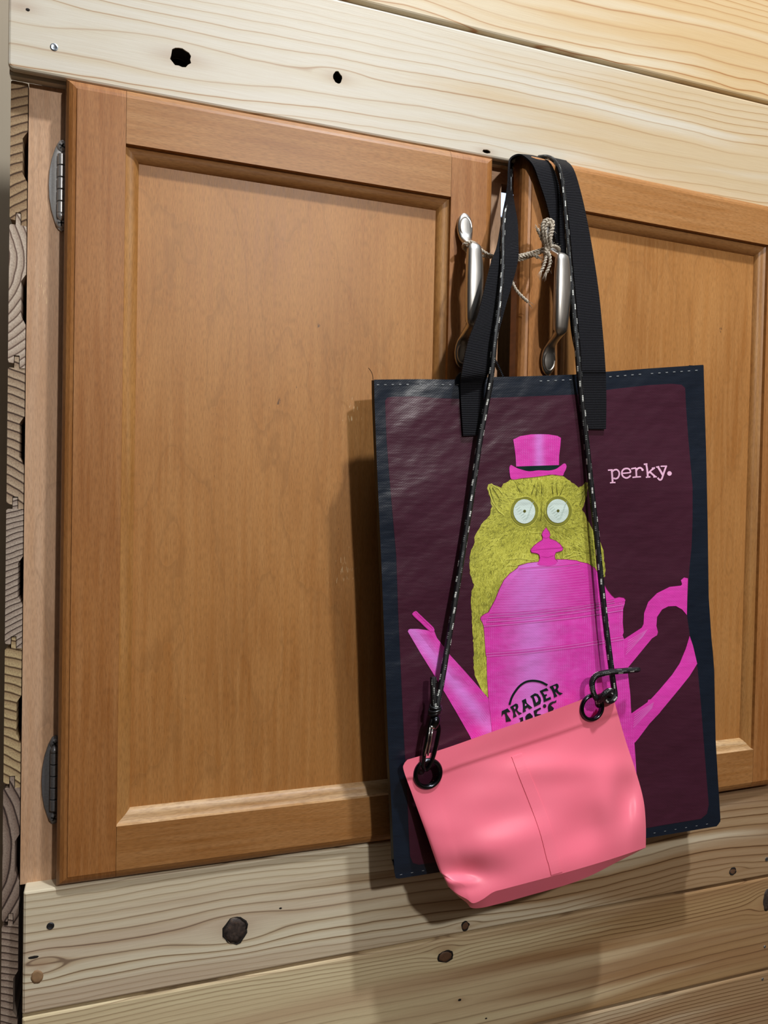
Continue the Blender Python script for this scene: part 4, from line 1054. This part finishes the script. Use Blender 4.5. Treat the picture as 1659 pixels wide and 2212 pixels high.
cord([(941, 1546, -.0740), (945, 1520, -.0745), (951, 1490, -.0735), (957, 1455, -.0720), (966, 1400, -.0705), (984, 1290, -.0695), (1003, 1170, -.0690), (1022, 1050, -.0690), (1036, 955, -.0690), (1049, 880, -.0700), (1060, 820, -.0745), (1068, 740, -.0765), (1078, 660, -.0745), (1085, 580, -.0690),
      (1086, 520, -.0610), (1088, 476, -.0530), (1094, 440, -.0420), (1101, 410, -.0300), (1103, 375, -.0180), (1108, 348, -.0040), (1130, 340, -.0010), (1160, 340, -.0100), (1181, 339, -.0270), (1197, 347, -.0400), (1209, 368, -.0460), (1216, 405, -.0480), (1222, 470, -.0520), (1231, 570, -.0570), (1240, 670, -.0630),
      (1248, 770, -.0700), (1255, 850, -.0690), (1266, 950, -.0680), (1278, 1060, -.0680), (1289, 1160, -.0685), (1300, 1270, -.0700), (1311, 1370, -.0715), (1320, 1440, -.0725), (1325, 1478, -.0730), (1328, 1498, -.0735), (1326, 1509, -.0745), (1317, 1515, -.0760), (1307, 1512, -.0785), (1304, 1503, -.0805), (1310, 1497, -.0800), (1318, 1499, -.0780), (1317, 1507, -.0720)])
cord([(1294, 1515, -.0760), (1299, 1508, -.0800), (1306, 1499, -.0830), (1314, 1493, -.0815), (1321, 1492, -.0760)], u0=0.2)
cord([(1297, 1523, -.0640), (1292, 1522, -.0690), (1290, 1512, -.0745), (1283, 1500, -.0755), (1279, 1485, -.0750), (1280, 1470, -.0750), (1289, 1459, -.0765), (1305, 1454, -.0790), (1325, 1451, -.0800), (1350, 1449, -.0790), (1380, 1446, -.0760)], u0=0.3)
cord([(936, 1462, -.0735), (936, 1480, -.0745), (937, 1510, -.0750), (941, 1545, -.0745)], u0=0.11)
gk = plain('cord_whipping', lin(16, 16, 18), 0.3, noise_amt=0.3, scale=900)
for k, (y0, rr) in enumerate(((1526, 0.0044), (1533, 0.0052), (1541, 0.0048))):
    c = at(941 - k, y0, -0.0745); g = G()
    g.tube([c + Vector((rr * math.cos(2 * math.pi * i / 20), rr * 0.8 * math.sin(2 * math.pi * i / 20), 0.0012 * math.sin(2 * math.pi * i / 20 + k))) for i in range(21)], 0.0013, 8, False)
    g.build('cord_whipping', gk, pouch, smooth=True)
# clip
cl = empty('carabiner', at(925, 1600, -0.074), pouch, label='small black carabiner with silver gate')
g = G(); loop = [at(x, y, Y) for x, y, Y in ((940, 1552, -.0745), (948, 1572, -.0740), (944, 1600, -.0735), (937, 1630, -.0730), (929, 1652, -.0712), (921, 1662, -.0690), (914, 1654, -.0712), (916, 1632, -.0740), (922, 1600, -.0755), (927, 1572, -.0755), (932, 1556, -.0750), (940, 1552, -.0745))]
g.tube(spline(loop, 6), 0.0019, 10); g.build('carabiner_body', blk, cl, smooth=True)
gate = plain('polished_wire', lin(214, 212, 208), 0.15, 1.0, noise_amt=0.05)
for dx in (-3.2, 3.2):
    g = G(); g.tube([at(932 + dx, 1570, -0.0768), at(927 + dx, 1600, -0.0768), at(921 + dx, 1632, -0.0758)], 0.00085, 8); g.build('gate_wire', gate, cl, smooth=True)
g = G(); g.tube([at(927, 1570, -0.0762), at(938, 1571, -0.0770)], 0.0014, 8); g.build('gate_rivet', gate, cl, smooth=True)
g = G(); c = at(939, 1556, -0.0745); g.tube([at(941, 1546, -.0745), at(939, 1560, -.0745), at(936, 1576, -.0745)], [0.0042, 0.0046, 0.0030], 14); g.build('swivel', blk, cl, smooth=True)

# ------------------------------------------------------------------ twine tying the pulls
t = NT('jute_twine'); x_, y_, z_ = t.pos(); jn = t.noise(t.vec(x_, y_, z_), 900.0, 3.0)
m_jute = t.out(t.ramp(jn, [(0.3, lin(134, 120, 102)), (0.55, lin(198, 188, 172)), (0.75, lin(230, 222, 208))]), 0.85, t.bump(jn, 0.5, 0.0005), None, 0.1)
tw = empty('twine', at(1180, 545, -0.05), label='frayed jute twine tying the two door pulls together', cat='twine')
def twine(pts, name='strand', r=0.0009, pitch=0.0055, fray=0, seed=0):
    C0 = spline([at(*p) for p in pts], 14); g = G(); m = len(C0); rn = random.Random(seed)
    d = [0]
    for a, b in zip(C0, C0[1:]): d.append(d[-1] + (b - a).length)
    T = [(C0[min(i + 1, m - 1)] - C0[max(i - 1, 0)]).normalized() for i in range(m)]
    nn = T[0].orthogonal().normalized(); fr = []
    for i in range(m):
        nn = (nn - T[i] * nn.dot(T[i])).normalized(); fr.append((nn, T[i].cross(nn)))
    for k in range(2):
        P = []
        for i in range(m):
            a = 2 * math.pi * d[i] / pitch + k * math.pi
            P.append(C0[i] + (fr[i][0] * math.cos(a) + fr[i][1] * math.sin(a)) * r * 0.8)
        g.tube(P, r, 7)
    for k in range(fray):
        e = C0[-1]; dr = (T[-1] + Vector((rn.uniform(-.6, .6), rn.uniform(-.5, .2), rn.uniform(-.5, .5)))).normalized()
        L = rn.uniform(.004, .009); g.tube([e - T[-1] * 0.002, e + dr * L * .5, e + dr * L + Vector((0, 0, -.0012))], [0.0003, 0.00022, 0.0001], 4)
    for k in range(int(d[-1] / 0.004)):
        i = rn.randrange(m); dr = Vector((rn.uniform(-1, 1), rn.uniform(-1, .3), rn.uniform(-1, 1))).normalized(); L = rn.uniform(.002, .005)
        g.tube([C0[i], C0[i] + dr * L * .6 + T[i] * .001, C0[i] + dr * L + T[i] * .003], [0.00016, 0.00013, 0.00008], 3)
    return g.build(name, m_jute, tw, smooth=True)
# wrap round the first pull, span, wrap round the second
twine([(1000, 533, -.034), (1004, 527, -.0435), (1014, 523, -.0450), (1024, 525, -.040), (1030, 531, -.030), (1040, 540, -.033), (1056, 550, -.037), (1080, 556, -.041), (1120, 552, -.046), (1150, 545, -.050), (1176, 537, -.055)], seed=1)
twine([(1000, 535, -.032), (1012, 545, -.026), (1030, 549, -.029), (1046, 553, -.033), (1062, 556, -.037), (1090, 562, -.041), (1120, 562, -.045), (1140, 556, -.048), (1162, 548, -.052), (1180, 540, -.055)], seed=2)
twine([(1176, 541, -.0555), (1186, 534, -.0615), (1196, 532, -.0600), (1206, 536, -.0540), (1208, 542, -.044)], seed=3)
twine([(1120, 557, -.046), (1138, 552, -.050), (1152, 551, -.053), (1162, 556, -.0545)], fray=6, seed=4)
# bow loop, knot and tails
twine([(1182, 540, -.058), (1176, 520, -.062), (1172, 498, -.064), (1174, 481, -.065), (1184, 475, -.066), (1194, 481, -.066), (1192, 500, -.065), (1188, 520, -.063), (1186, 540, -.060)], r=0.0011, seed=5)
twine([(1184, 536, -.061), (1180, 515, -.064), (1178, 494, -.066), (1186, 481, -.067), (1191, 492, -.067), (1187, 512, -.066), (1190, 535, -.062)], seed=6)
twine([(1182, 536, -.059), (1172, 520, -.060), (1166, 506, -.061), (1161, 495, -.062)], fray=5, seed=7)
twine([(1184, 542, -.060), (1188, 556, -.062), (1187, 572, -.062), (1181, 588, -.061)], fray=8, seed=8)
twine([(1180, 548, -.059), (1178, 562, -.061), (1174, 575, -.061), (1170, 585, -.061)], fray=7, seed=9)
rk = random.Random(12); K = []
for k in range(14): K.append((1183 + rk.uniform(-7, 7), 540 + rk.uniform(-8, 8), -.0595 + rk.uniform(-.003, .003)))
twine(K, 'knot', seed=10)
# the stray end hanging beside the door edge
twine([(1090, 560, -.040), (1098, 590, -.040), (1106, 608, -.041), (1114, 625, -.042), (1127, 640, -.043), (1140, 652, -.044)], fray=4, seed=11)
